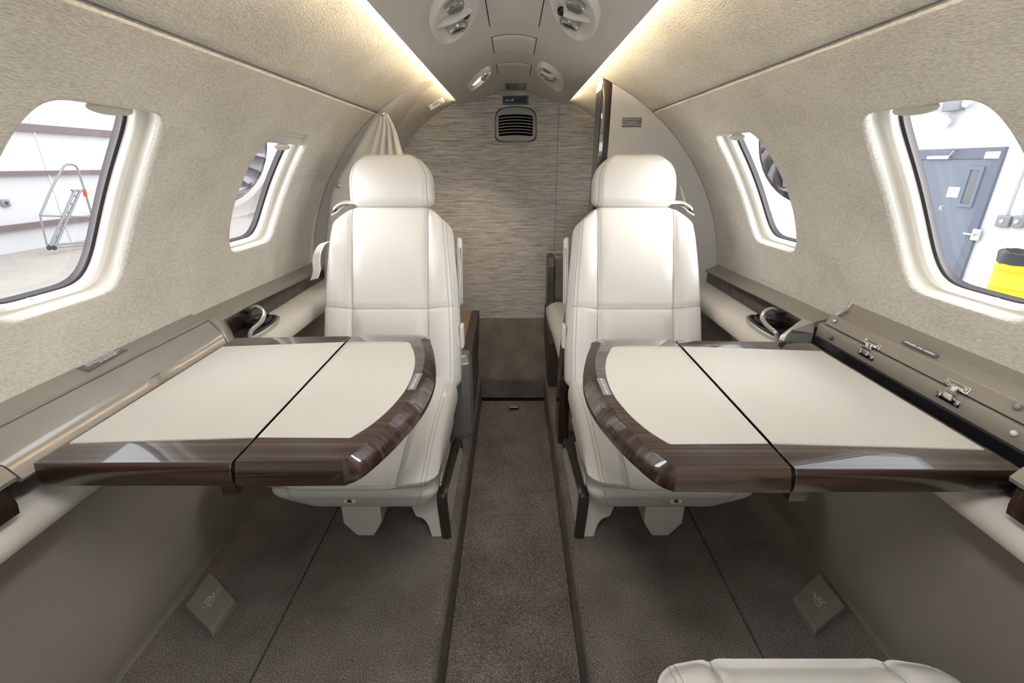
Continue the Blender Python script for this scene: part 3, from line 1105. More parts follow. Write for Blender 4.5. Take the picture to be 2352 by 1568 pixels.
# ---------------------------------------------------------------- table consoles
# left: closed lid
r = thing('table_console', 'left closed taupe console lid with grey placard beside the table', 'console', (-.68, .75, .64))
sec = [(.7572, .7285), (.756, .7275), (.750, .724), (.716, .7135), (.7135, .7095), (.7135, .655), (.7572, .655)]
mb = ext(sec, -1, .470, 1.028, 4)
build('console_frame', mb, 'paint', r, angle=40)
lid = [(.7075, .660), (.7085, .708), (.706, .7115), (.690, .7125), (.660, .7115), (.634, .7095), (.624, .7075), (.619, .704), (.6065, .687), (.6085, .683), (.64, .679)]


def lid_rows(y0, ye_in, ye_out, zoff=0):
    rows = []
    n = 110
    for i in range(n + 1):
        row = []
        f = i / n
        for x, z in lid:
            k = (x - .605) / (.71 - .605)
            ye = ye_in + (ye_out - ye_in) * k
            y = y0 + (ye - y0) * f
            zz = z + zoff
            # finger notch in the inner edge
            nt = math.exp(-((y - .733) / .017) ** 2)
            xx = x + (.008 * nt if x < .62 else 0)
            row.append(Vector((-xx, y, zz)))
        rows.append(row)
    return rows


build('console_lid', MB().loft(lid_rows(.4725, .912, 1.02)), 'paint', r, angle=30)
mb = MB()
rows = []
for i in range(9):
    f = i / 8
    row = []
    for x, z in ((.7125, .66), (.7125, .7125), (.69, .7135), (.65, .712), (.62, .703), (.604, .690), (.605, .65)):
        k = (x - .605) / (.71 - .605)
        y = .915 + (1.023 - .915) * k + .04 * f + (.02 * f * k)
        row.append(Vector((-(x + .006 * f * (1 - k)), y, z - .022 * f ** 2 - .002 * (i == 0))))
    rows.append(row)
build('end_cap', MB().loft(rows), 'paint', r, angle=50)
build('seam_gap', MB().box(-.7145, -.7065, .473, 1.02, .70, .7090), 'black', r, smooth=False)
c0, c1, c2, c3 = at(163, 848, z=.723), at(205, 851, z=.7195), at(294, 804, z=.7195), at(262, 802, z=.723)
pl = build('placard', MB().loft([[p + Vector((0, 0, h)) for p in (c0, c1, c2, c3)] for h in (-.004, .0015)]), 'placard', r, smooth=False)
for i, (fa_, ya, yb) in enumerate(((.16, .06, .88), (.36, .16, .86), (.58, .12, .94), (.8, .34, .80))):
    mb = MB()
    y = ya
    random.seed(i)
    while y < yb:
        w = random.uniform(.06, .14)
        p0 = (c0.lerp(c1, fa_)).lerp(c3.lerp(c2, fa_), y)
        p1 = (c0.lerp(c1, fa_)).lerp(c3.lerp(c2, fa_), min(yb, y + w))
        mb.ribbon([p0 + Vector((0, 0, .002)), p1 + Vector((0, 0, .002))], c1 - c0, .0036, .0004)
        y += w + .022
    build('print_line', mb, 'print', pl, smooth=False)

# right: open lid leaning on the wall, hinges, dark slot
r = thing('table_console', 'right open taupe console with hinged lid and dark slot beside the table', 'console', (.69, .75, .62))
strip = [(.757, .69), (.757, .7135), (.704, .7135), (.7005, .712), (.699, .709), (.6985, .684), (.700, .648), (.757, .648)]
build('console_frame', ext(strip, 1, .470, 1.0, 4), 'paint_flat', r, angle=40)
mb = MB()
mb.box(.652, .699, .47, .99, .644, .650)
build('slot', mb, 'black', r, smooth=False)
mb = MB()
mb.box(.690, .6980, .47, .99, .650, .684)
build('slot_lining', mb, 'black', r, smooth=False)
lidr = [(.7030, .7165), (.7110, .7375), (.7140, .7392), (.7175, .7372), (.7205, .7345), (.740, .7475), (.7435, .7685), (.7465, .7708), (.7485, .7690), (.751, .75), (.73, .7155)]
ld = build('console_lid', ext(lidr, 1, .30, .985, 4), 'paint_flat', r, angle=25)
build('hinge_gap', MB().box(.7055, .7250, .47, .985, .711, .7172), 'black', r, smooth=False)
for (u, v) in ((2012, 893), (1893, 787), (2330, 1040)):
    p = at(u, v, z=.672)
    build('slot_catch', MB().rbox((.006, .022, .005), .003, (1, 4, 1), nr=3, M4=Matrix.Translation((min(p.x, .684), p.y, .664)) @ Matrix.Rotation(.12, 4, 'Z')), 'black', r)
mb = MB()
mb.loft([[Vector((x, y, z)) for x, z in ((.716, .735), (.7145, .739), (.738, .757), (.743, .768), (.745, .755))] for y in (.972, .9795)])
build('end_lip', mb, 'silver', ld, smooth=False)
p0, p1 = at(2077, 781, x=.7285), at(2158, 813, x=.7285)
mb = MB()
mb.ribbon([Vector((.7265, p0.y, .7437)), Vector((.7265, p1.y, .7437))], (.85, 0, .53), .0075, .0014)
pl = build('placard', mb, 'placard', ld, smooth=False)
for a_, b_ in ((.06, .40), (.44, .60), (.64, .92)):
    mb = MB()
    mb.ribbon([Vector((.7260, p0.y + (p1.y - p0.y) * q, .7446)) for q in (a_, b_)], (.85, 0, .53), .0028, .0006)
    build('print_line', mb, 'print', pl, smooth=False)
for (u, v) in ((1996, 797), (2189, 893)):
    p = at(u, v, x=.699)
    h = build('hinge', MB().rbox((.0030, .0085, .013), .002, (1, 2, 4), nr=2, M4=Matrix.Translation((.6975, p.y, .711)) @ Matrix.Rotation(.18, 4, 'Y')), 'chrome', r)
    build('barrel', MB().tube([Vector((.6965, p.y - .011, .7125)), Vector((.6965, p.y + .011, .7125))], .0032, 10), 'chrome', h)
    build('upper_plate', MB().rbox((.0016, .021, .0058), .0012, (1, 6, 2), nr=2, M4=Matrix.Translation((.7040, p.y, .7225)) @ Matrix.Rotation(.37, 4, 'Y')), 'chrome', h)
    build('lower_plate', MB().rbox((.0016, .021, .0058), .0012, (1, 6, 2), nr=2, M4=Matrix.Translation((.6975, p.y, .6995))), 'chrome', h)
    for dy in (-.016, .016):
        for (x, z, tl) in ((.7018, .7235, .37), (.6960, .6995, 0)):
            build('screw', MB().disc((x, p.y + dy, z), .0034, (-math.cos(tl), 0, math.sin(tl) * 1.0), .0014, 12), 'steel', h)
for (u, v, xx, rr, m) in ((1917, 737, .7055, .005, 'steel'), (1911, 776, .6983, .0045, 'bronze'), (2337, 934, .7060, .005, 'paint_flat'), (2330, 995, .6983, .0045, 'ivory')):
    p = at(u, v, x=xx)
    build('bumper', MB().disc((xx, p.y, p.z), rr, (-1, 0, .3 if xx > .7 else 0), .003, 16, .002), m, r)
# chamfered silver end of the slot
O_ = [at(1789, 781, z=.694), at(1792, 770, z=.698), at(1843, 732, z=.712), at(1869, 739, z=.713)]
M_ = [at(1800, 783, z=.697), at(1808, 768, z=.702), at(1819, 757, z=.706), at(1870, 740, z=.7125)]
I_ = [at(1808, 784, z=.688), at(1814, 776, z=.690), at(1822, 766, z=.692), at(1869, 765, z=.690)]
dn = Vector((0, 0, -.035))
mb = MB()
mb.loft([[o + dn, o, m, i_, i_ + dn * .7] for o, m, i_ in zip(O_, M_, I_)])
build('end_cap', mb, 'silver', r, smooth=False, bevel=.001)
# ================================================================== FOLDING TABLES
ZR, ZL = .687, .697
INNER = [((1547, 796), (1545, 782), (1541, 778)), ((1425, 795), (1400, 783), (1378, 779)), ((1400, 808), (1376, 799), (1355, 800)),
         ((1390, 845), (1367, 830), (1341, 848)), ((1402, 894), (1374, 872), (1341, 893)), ((1437, 943), (1401, 930), (1363, 950)),
         ((1483, 985), (1450, 990), (1420, 1021)), ((1528, 1014), (1530, 1058), (1500, 1094)), ((1541, 1020), (1556, 1072), (1550, 1118)), ((1757, 1019), (1816, 1074), (1823, 1120))]


def table(side, lab, zt):
    k = -1 if side < 0 else 1
    fold = .359

    def mp(p):
        x = p.x
        if side < 0:
            x = (.356 + (x - fold) * .93) if x < fold else (.356 + (x - fold) * .865)
        return Vector((k * x, p.y, p.z - ZR + zt))
    root = thing('folding_table', lab, 'table', (k * .4, .72, zt - .04), 'folding tables')

    def leaf(nm, triples, smoothsegs, xfold):
        Lp = [at(*a, z=ZR) for a, b, c in triples]
        Cp = [at(*b, z=ZR) for a, b, c in triples]
        Op = [at(*c, z=ZR - .024) for a, b, c in triples]
        # keep the fold edge straight
        for q in (0, -1):
            for P_ in (Lp, Cp, Op):
                P_[q].x = xfold
        if smoothsegs:
            fine = lambda P_: catmull(P_[:9], 6)[:-1] + [P_[8], P_[9]]
            Lp, Cp, Op = fine(Lp), fine(Cp), fine(Op)
        n = len(Lp)
        Ob = [p + Vector((0, 0, -.008)) for p in Op]
        Oc = [c_.lerp(o_, .55) + Vector((0, 0, .0035)) for c_, o_ in zip(Cp, Op)]
        In = [p + Vector((0, 0, 0)) for p in Lp]
        Li = [p + Vector((0, 0, -.004)) for p in Lp]
        bot = [l.lerp(o_, .5) + Vector((0, 0, -.034)) for l, o_ in zip(Lp, Op)]
        for p in bot:
            p.z = ZR - .034
        rows = [[mp(p) for p in row] for row in (Li, In, Cp, Oc, Op, Ob, bot)]
        mb = MB()
        mb.loft(rows, True, True)
        wood = build(nm, mb, 'wood_x', root, angle=28)
        # leather inlay, a whisker proud of the wood
        mb = MB()
        cx = sum((p.x for p in Lp)) / n
        cyy = sum((p.y for p in Lp)) / n
        lay = []
        for s, dz in ((.997, -.003), (.997, .0004), (.992, .0012), (.9, .0013), (.5, .0013), (.05, .0013)):
            lay.append([mp(Vector((cx + (p.x - cx) * s, cyy + (p.y - cyy) * s, ZR + dz))) for p in Lp])
        mb.loft(lay)
        build('leather_inlay', mb, 'table_leather', wood, angle=40)
        return wood
    inner = leaf('inner_leaf', INNER, True, fold - .0022)
    fo = fold + .0022
    P = lambda x, y: None
    outer_t = []
    Lq = [(1562, 796), (1888, 807), (2262, 1033), (1772, 1019)]
    lw = [at(*q, z=ZR) for q in Lq]
    lw[0].x = lw[3].x = fo
    yr, yf = at(1552, 781, z=ZR).y, at(1820, 1077, z=ZR).y
    yo_r, yo_f = yr + .006, at(1826, 1120, z=ZR - .024).y
    xo = .6495
    loops = [
        [(fo, lw[0].y, ZR - .004), (lw[1].x, lw[1].y, ZR - .004), (lw[2].x, lw[2].y, ZR - .004), (fo, lw[3].y, ZR - .004)],
        [(fo, lw[0].y, ZR), (lw[1].x, lw[1].y, ZR), (lw[2].x, lw[2].y, ZR), (fo, lw[3].y, ZR)],
        [(fo, yr, ZR), (xo, yr - .012, ZR), (xo, yf - .002, ZR), (fo, yf, ZR)],
        [(fo, yr + .004, ZR - .009), (xo + .001, yr - .008, ZR - .009), (xo + .001, (yf + yo_f) / 2, ZR - .009), (fo, (yf + yo_f) / 2 - .002, ZR - .009)],
        [(fo, yo_r, ZR - .024), (xo + .002, yo_r - .01, ZR - .024), (xo + .002, yo_f + .004, ZR - .026), (fo, yo_f, ZR - .024)],
        [(fo, yo_r, ZR - .034), (xo + .002, yo_r - .01, ZR - .034), (xo + .002, yo_f + .006, ZR - .036), (fo, yo_f + .002, ZR - .033)],
    ]
    mb = MB()
    mb.loft([[mp(Vector(p)) for p in row] for row in loops])
    outer = build('outer_leaf', mb, 'wood_x', root, angle=20, bevel=.0012)
    mb = MB()
    cx = sum(p.x for p in lw) / 4
    cyy = sum(p.y for p in lw) / 4
    lay = [[mp(Vector((cx + (p.x - cx) * s, cyy + (p.y - cyy) * s, ZR + dz))) for p in lw] for s, dz in ((.998, -.003), (.998, .0004), (.995, .0012), (.5, .0013), (.05, .0013))]
    mb.loft(lay)
    build('leather_inlay', mb, 'table_leather', outer, angle=40)
    # dark hinge line and bracket under the fold
    mb = MB()
    mb.loft([[mp(Vector((x, y, z))) for x, z in ((fold - .006, ZR - .030), (fold + .006, ZR - .030), (fold + .006, ZR - .012), (fold - .006, ZR - .012))] for y in (yo_f + .01, yo_r - .01)])
    build('fold_hinge', mb, 'black', root, smooth=False)
    mb = MB()
    mb.loft([[mp(Vector((x, y, z))) for x, z in ((fold + .002, ZR - .050), (fold + .026, ZR - .050), (fold + .026, ZR - .033), (fold + .002, ZR - .033))] for y in (yo_f + .004, yo_f + .05)])
    build('under_bracket', mb, 'wood_x', root, smooth=False, bevel=.0015)
    # latch plate on the aisle edge
    a, b = at(1379, 869, z=ZR + .0008), at(1396, 907, z=ZR + .0008)
    a, b = mp(a), mp(b)
    mb = MB()
    mb.ribbon([a, b], Vector((0, 0, 1)).cross(b - a), .0135, .0016)
    lp = build('latch_plate', mb, mat('satin_steel', (.30, .30, .32), .35, .6), inner, smooth=False)
    mb = MB()
    for q0, q1 in ((.05, .2), (.24, .32), (.38, .55), (.6, .68), (.72, .95)):
        mb.ribbon([a.lerp(b, q0) + Vector((0, 0, .001)), a.lerp(b, q1) + Vector((0, 0, .001))], Vector((0, 0, 1)).cross(b - a), .0036, .0006)
    build('lettering', mb, mat('dim_print', (.42, .43, .46), .5), lp, smooth=False)
    return root


table(1, 'right unfolded table with ivory leather top and dark wood rim, beside open console', ZR)
table(-1, 'left unfolded table with ivory leather top and dark wood rim, beside closed console', ZL)

# ================================================================== FLOOR BOXES AND SIDE PLATES
for side, uv, lab in ((-1, ((425, 1388), (482, 1312), (538, 1375), (485, 1446)), 'scuffed grey wedge cover on carpet by the left side panel'),
                      (1, ((1941, 1392), (1882, 1315), (1823, 1370), (1875, 1447)), 'scuffed grey wedge cover on carpet by the right side panel')):
    P4 = [at(u, v, z=.138) for u, v in uv]
    r = thing('floor_cover', lab, 'floor cover', (P4[0].x, P4[0].y, .12), 'grey wedge covers on the side carpet')
    cen = sum(P4, Vector()) / 4
    mb = MB()
    mb.loft([[Vector((cen.x + (p.x - cen.x) * s, cen.y + (p.y - cen.y) * s, z)) for p in P4] for s, z in ((1.07, .118), (1.05, .129), (1.0, .138))])
    build('cover_shell', mb, 'paint_flat', r, smooth=False, bevel=.003)
    random.seed(3)
    mb = MB()
    for k in range(26):
        a, b = random.gauss(.5, .05), random.gauss(.5, .11)
        p = P4[0].lerp(P4[1], b).lerp(P4[3].lerp(P4[2], b), a)
        w = random.uniform(.0006, .0016)
        mb.box(p.x - w, p.x + w, p.y - w * 1.6, p.y + w * 1.6, .1375, .1384)
    o = build('scuff_marks', mb, 'print', r, smooth=False)
    o['kind'] = 'stuff'

# grey outlet plate low on the left side panel, half out of frame
p = at(4, 1432, x=-.742)
r = thing('outlet_plate', 'grey outlet plate low on the left side panel', 'outlet', tuple(p))
build('plate', MB().rbox((.004, .045, .05), .0035, (1, 3, 3), M4=Matrix.Translation((-.7425, p.y - .032, p.z))), mat('plate_grey', (.17, .175, .185), .5), r)
build('socket_hole', MB().disc((-.7385, p.y - .012, p.z + .002), .010, (1, 0, 0), .0015), 'black', r)
build('cover_tab', MB().rbox((.003, .012, .005), .002, (1, 2, 2), nr=2, M4=Matrix.Translation((-.7375, p.y - .012, p.z - .018))), 'silver', r)
p = at(2350, 1472, x=.742)
r = thing('outlet_plate', 'grey outlet plate low on the right side panel', 'outlet', tuple(p))
build('plate', MB().rbox((.004, .045, .05), .0035, (1, 3, 3), M4=Matrix.Translation((.7425, p.y - .042, p.z))), 'greymetal', r)

# ================================================================== SEATS
def bvh_of(mb):
    return BVHTree.FromPolygons([tuple(p) for p in mb.v], mb.f)


def on_surface(mb, pts, d, k=10, lift=0.0003):
    """drape a polyline onto a mesh along direction d"""
    b = bvh_of(mb)
    d = Vector(d).normalized()
    out = []
    for p, q in zip(pts, pts[1:]):
        for i in range(k):
            s = Vector(p).lerp(Vector(q), i / k)
            h = b.ray_cast(s - d * .6, d)
            if h[0] is not None:
                out.append(h[0] - d * lift)
    h = b.ray_cast(Vector(pts[-1]) - d * .6, d)
    if h[0] is not None:
        out.append(h[0] - d * lift)
    return out


BW = [(0, .2115), (.25, .211), (.45, .207), (.62, .201), (.78, .193), (.9, .187), (.96, .182), (1, .168)]
TH = math.radians(19.5)
UP = Vector((0, math.sin(TH), math.cos(TH)))
FR = Vector((0, -math.cos(TH), math.sin(TH)))


def make_seat(sg, label, belt):
    """sg=+1: aisle on local +x.  Local origin on the floor under the seat's front, front towards -y."""
    root = thing('aircraft_armchair', label, 'seat', (0, 0, 0), 'ivory leather cabin seats')
    mx = lambda mb: mb.xf(lambda p: Vector((p.x * sg, p.y, p.z)))
    # ---- seat cushion
    CUT = .122

    def fcu(x, y, z):
        top = sst(-.02, .03, z)
        z += top * (.016 * sst(.09, .15, abs(x)) - .006 * math.exp(-((abs(x) - CUT) / .006) ** 2))
        z -= top * .030 * sst(.02, -.24, y) ** 1.6
        z += (1 - top) * .022 * sst(-.05, -.23, y)
        y += .012 * sst(.10, .2, abs(x)) * sst(-.1, -.22, y)
        if y < -.15:
            y += .004 * math.exp(-((abs(x) - CUT) / .006) ** 2)
        return (x, y, z)
    cu = MB().rbox((.2085, .235, .043), .040, (44, 26, 3), fn=fcu, nr=7, M4=Matrix.Translation((0, .13, .268)))
    mx(cu)
    cush = build('seat_cushion', cu, 'leather', root, angle=80)
    for s in (-1, 1):
        sm = MB()
        top = on_surface(cu, [(s * CUT, .33, .35), (s * CUT, -.05, .35), (s * CUT, -.085, .35)], (0, 0, -1))
        fr = on_surface(cu, [(s * CUT, -.4, .287), (s * CUT, -.4, .243)], (0, 1, 0))
        sm.tube(top + fr, .0013, 6)
        build('piping', sm, 'seam', cush)
        for off in (.178, .186):
            sm = MB()
            top = on_surface(cu, [(s * off, .30, .35), (s * off, -.04, .35), (s * off, -.075, .35)], (0, 0, -1))
            fr = on_surface(cu, [(s * off * .985, -.4, .28), (s * off * .96, -.4, .245)], (0, 1, 0))
            sm.tube(top + fr, .0008, 5)
            build('stitch_line', sm, 'seam', cush)
    # ---- lower shell
    def fsh(x, y, z):
        b = sst(.045, -.047, z)
        lim = 1 - (.46 if x < 0 else .12) * b ** 1.5
        x = x * lim
        if y < 0:
            y += .018 + .034 * b
        return (x, y, z)
    sh = MB().rbox((.200, .20, .047), .030, (24, 12, 6), fn=fsh, nr=6, M4=Matrix.Translation((0, .125, .183)))
    mx(sh)
    shell = build('seat_shell', sh, 'leather', root, angle=60)
    for x0, x1 in ((-.15, -.105), (.165, .145)):
        sm = MB()
        l = on_surface(sh, [(sg * x0, -.4, .222), (sg * (x0 * .6 + x1 * .4), -.4, .19), (sg * x1, -.4, .155)], (0, 1, 0), 8)
        if len(l) > 2:
            sm.tube(l, .001, 5)
            build('piping', sm, 'seam', shell)
    h = on_surface(sh, [(sg * -.010, -.4, .187), (sg * .012, -.4, .187)], (0, 1, 0), 2, .0006)
    if len(h) > 1:
        a = h[0]
        lab = build('care_tag', MB().rbox((.0135, .0009, .0062), .0007, (2, 1, 2), nr=1, M4=frame(a, (1, 0, 0), (0, .4, 1)) @ Matrix.Rotation(PI / 2, 4, 'X')), 'white', shell)
        build('tag_symbol', MB().prism([(a.x - .006, a.z - .0034), (a.x + .007, a.z - .0034), (a.x + .004, a.z + .001), (a.x + .002, a.z + .0042), (a.x - .002, a.z + .0042), (a.x - .005, a.z + .001)], 'y', a.y - .0028, a.y - .0012), 'red', lab, smooth=False)
    # ---- pedestal and aisle frame
    mb = MB()
    pp = [(-.072, .155), (-.072, .042), (-.040, 0), (.004, 0), (.030, .045), (.030, .155)]
    mb.prism(pp, 'y', .040, .13)
    mx(mb)
    build('pedestal', mb, 'leather', root, smooth=False, bevel=.003)
    mb = MB()
    pf = [(.188, 0), (.160, 0), (.1565, .020), (.152, .040), (.146, .054), (.137, .063), (.122, .068), (.11, .11), (.19, .15)]
    mb.prism(pf, 'y', .036, .10)
    mx(mb)
    build('leg', mb, 'ivory', root, smooth=False, bevel=.003)
    mb = MB()
    mb.prism([(.038, 0), (.004, .148), (.025, .166), (.33, .110), (.40, .04), (.41, 0)], 'x', .186, .205)
    mx(mb)
    build('side_panel', mb, 'ivory', root, smooth=False, bevel=.002)
    mb = MB()
    path = catmull([(0, .036, .000), (0, .022, .06), (0, .008, .12), (0, .003, .148), (0, .012, .164), (0, .05, .164), (0, .18, .141), (0, .31, .115), (0, .345, .100), (0, .362, .078), (0, .366, .062)], 5)
    rows = []
    for i, p in enumerate(path):
        tdir = (path[min(i + 1, len(path) - 1)] - path[max(i - 1, 0)]).normalized()
        nn = Vector((0, -tdir.z, tdir.y)) * .007
        if i == 0 or i == len(path) - 1:
            nn *= .9
        rows.append([Vector((x, p.y, p.z)) + nn * q for x, q in ((.190, -1), (.188, .5), (.193, 1), (.207, 1), (.213, .3), (.213, -1))])
    mb.loft(rows)
    mx(mb)
    build('metal_trim', mb, 'bronze', root, angle=35)
    mb = MB()
    ring = [Vector((.2085, .035 + .085 * math.cos(a) * (1), .238 + .013 * math.sin(a) - .02 * math.cos(a) * 0)) for a in [2 * PI * k / 40 for k in range(40)]]
    mb.tube(ring + [ring[0]], .0028, 8, False)
    mb.tube([Vector((.210, .12, .240)), Vector((.211, .04, .2445)), Vector((.210, -.05, .240))], [.003, .0065, .003], 8)
    mx(mb)
    build('recline_handle', mb, 'chrome', root)
    # ---- backrest
    HB = .285
    base = Vector((0, .392, .262))

    def fba(x, y, z):
        t = (z + HB) / (2 * HB)
        hwid = lerp_tab(BW, t)
        ax = abs(x) / .21
        xx = math.copysign(ax * hwid, x)
        front = sst(.0, -.03, y)
        zz = z - .040 * sst(.62, 1.05, ax) * sst(.80, 1.0, t)
        yy = y
        wing = sst(.105, .165, abs(xx)) * (1 - .55 * sst(.6, 1, t))
        yy -= front * .020 * wing
        edge = sst(.93, 1.0, ax)
        yy += front * .012 * edge
        # seams
        yy += front * .006 * math.exp(-((abs(xx) - .1165) / .006) ** 2)
        yy += front * .005 * math.exp(-((t - .447 - .012 * sst(.1165, .2, abs(xx))) / .012) ** 2)
        # fullness of the pads
        yy -= front * (.010 * math.exp(-((t - .30) / .14) ** 2) + .006 * math.exp(-((t - .70) / .2) ** 2)) * (1 - sst(.08, .118, abs(xx)))
        # soft creases
        yy += front * .0015 * math.sin(38 * xx + 22 * t) * math.exp(-((t - .52) / .09) ** 2) * (1 - sst(.06, .115, abs(xx)))
        return (xx, yy, zz)
    Mb = Matrix((Vector((1, 0, 0)), -FR, UP)).transposed().to_4x4()
    Mb.translation = base + UP * HB
    ba = MB().rbox((.21, .05, HB), .036, (56, 3, 64), fn=fba, nr=7, M4=Mb)
    mx(ba)
    back = build('backrest', ba, 'leather', root, angle=80)

    def bpt(x, t):
        return Mb @ Vector((x * sg, -.05, -HB + 2 * HB * t))
    for s in (-1, 1):
        sm = MB()
        xs = [(s * .1165, t) for t in (.03, .2, .4, .6, .8, .985)]
        sm.tube(on_surface(ba, [bpt(x, t) for x, t in xs], -FR, 14), .0013, 6)
        build('piping', sm, 'seam', back)
    sm = MB()
    sm.tube(on_surface(ba, [bpt(x, .447 + .012 * sst(.1165, .2, abs(x))) for x in (-.196, -.17, -.1165, -.06, 0, .06, .1165, .17, .196)], -FR, 8), .0013, 6)
    build('piping', sm, 'seam', back)
    for off in (.0, .010):
        for s in ((1,) if off else (1, -1)):
            sm = MB()
            pl = []
            for t in [.02 + .92 * k / 16 for k in range(17)]:
                hwid = lerp_tab(BW, t)
                pl.append(bpt(s * (hwid - .014 - off), t))
            sm.tube(on_surface(ba, pl, -FR, 6), .0008, 5)
            build('stitch_line', sm, 'seam', back)
    # ---- headrest
    HH = .0785
    TH2 = math.radians(10)
    up2 = Vector((0, math.sin(TH2), math.cos(TH2)))
    fr2 = Vector((0, -math.cos(TH2), math.sin(TH2)))
    Mh = Matrix((Vector((1, 0, 0)), -fr2, up2)).transposed().to_4x4()
    Mh.translation = Vector((0, .583, .801)) + up2 * HH

    def fhe(x, y, z):
        t = (z + HH) / (2 * HH)
        if t > .35:
            q = (t - .35) / .65
            x *= 1 - .42 * q ** 3.0
        if t < .12:
            x *= 1 - .05 * (1 - t / .12) ** 2
        if y < 0:
            y -= .012 * (1 - (x / .13) ** 2) * math.sin(PI * min(1, max(0, t)) * .9 + .2)
            y += .003 * math.exp(-((abs(x) - .113 * (1 - .38 * max(0, (t - .35) / .65) ** 3.0)) / .005) ** 2)
        return (x, y, z)
    he = MB().rbox((.1275, .047, HH), .030, (36, 3, 26), fn=fhe, nr=7, M4=Mh)
    mx(he)
    head = build('headrest', he, 'leather', root, angle=80)
    for s in (-1, 1):
        sm = MB()
        pl = [Mh @ Vector((sg * s * .1145 * (1 - .40 * max(0, (t - .35) / .65) ** 3.0), -.05, -HH + 2 * HH * t)) for t in [.06 + .88 * k / 14 for k in range(15)]]
        sm.tube(on_surface(he, pl, -fr2, 4), .0009, 5)
        build('piping', sm, 'seam', head)
    # ---- folded aisle armrest on the back's side
    mb = MB()
    mb.rbox((.007, .022, .105), .006, (1, 3, 6), M4=Matrix.Translation((.207, .535, .610)) @ Matrix.Rotation(-TH * .9, 4, 'X'))
    mx(mb)
    arm = build('armrest', mb, 'ivory', root)
    mb = MB()
    mb.tube([Vector((.2105, .478, .515)), Vector((.211, .505, .60)), Vector((.211, .532, .685))], .0032, 8)
    mx(mb)
    build('armrest_edge', mb, 'chrome', arm)
    mb = MB()
    mb.rbox((.006, .020, .038), .0055, (1, 3, 5), M4=Matrix.Translation((.216, .44, .425)))
    mx(mb)
    build('armrest_pivot', mb, 'ivory', root)
    # ---- shoulder belt guide
    sp = [bpt(-.105, 1.0), bpt(-.13, .995), bpt(-.15, .978), bpt(-.166, .955)]
    mb = MB()
    pth = catmull([sp[0] + Vector((0, .03, .004)), sp[1] + Vector((0, .025, .008)), sp[2] + Vector((0, .02, .016)), sp[3] + Vector((0, .02, .019)), sp[3] + Vector((-.006 * sg, .02, .010))], 6)
    mb.ribbon(pth, (0, 1, .1), .030, .005)
    belt_o = build('shoulder_belt', mb, 'ivory', root, angle=40)
    mb = MB()
    mb.tube([sp[1] + Vector((0, .014, .004)), sp[2] + Vector((0, .01, .004)), sp[3] + Vector((0, .008, .002)), sp[3] + Vector((-.014 * sg, .008, -.006))], .003, 8)
    build('belt_guide', mb, 'chrome', belt_o)
    mb = MB()
    mb.rbox((.004, .013, .005), .002, (1, 2, 1), nr=2, M4=Matrix.Translation(sp[3] + Vector((-.004 * sg, .02, .006))))
    build('buckle', mb, 'black', belt_o)
    if belt:
        P = [(749, 556, 1.40), (739, 563, 1.39), (730, 580, 1.375), (727, 600, 1.37), (728, 622, 1.365), (722, 641, 1.36)]
        pth = catmull([at(u, v, y=y) - Vector((-.377, .93, .12)) for u, v, y in P], 6)
        mb = MB()
        mb.ribbon(pth, (1, .3, 0.25), .0235, .002)
        lb = build('lap_belt', mb, 'strap', root)
        for s in (-.0105, .0105):
            build('belt_stitch', MB().tube([p + Vector((s, -.003, s * .2)) for p in pth], .0007, 5), 'white', lb)
        mb = MB()
        c = at(1012, 893, y=1.17) - Vector((-.377, .93, .12))
        mb.rbox((.016, .022, .005), .0045, (4, 4, 1), M4=Matrix.Translation((c.x, c.y, .320)) @ Matrix.Rotation(.25, 4, 'Z'))
        build('belt_buckle', mb, 'white', root)
    return root


def copy_tree(o, parent=None):
    c = o.copy()
    COL.objects.link(c)
    if parent is not None:
        c.parent = parent
    for ch in list(o.children):
        copy_tree(ch, c)
    return c


seat_l = make_seat(1, 'left ivory leather cabin seat facing forward in front of the curtain', True)
seat_r = make_seat(-1, 'right ivory leather cabin seat facing forward in front of grey divider panel', False)
seat_n = copy_tree(seat_r)
seat_n['label'] = 'nearest ivory leather seat facing aft, only its cushion front showing at bottom right'
for nm in ('care_tag',):
    pass
seat_l.location = (-.377, .93, .12)
seat_r.location = (.377, .93, .12)
# the near seat faces the other way, so its aisle side is mirrored with it
for o in list(seat_n.children_recursive):
    bpy.data.objects.remove(o)
bpy.data.objects.remove(seat_n)
seat_n = copy_tree(seat_l)
seat_n['label'] = 'nearest ivory leather seat facing aft, only its cushion front showing at bottom right'
for o in list(seat_n.children_recursive):
    if o.name.startswith(('lap_belt', 'belt_buckle', 'belt_stitch')):
        bpy.data.objects.remove(o)
seat_n.location = (.400, .347, .12)
seat_n.rotation_euler = (0, 0, PI)

# tail of the fuselage behind the bulkhead, carrying the engines
mb = MB()
mb.lathe([(.70, 2.36), (.80, 2.40), (.78, 3.0), (.66, 4.2), (.40, 5.6)], 48, (0, 0, .66), 'y')
struct('wall_tail', mb, 'white')

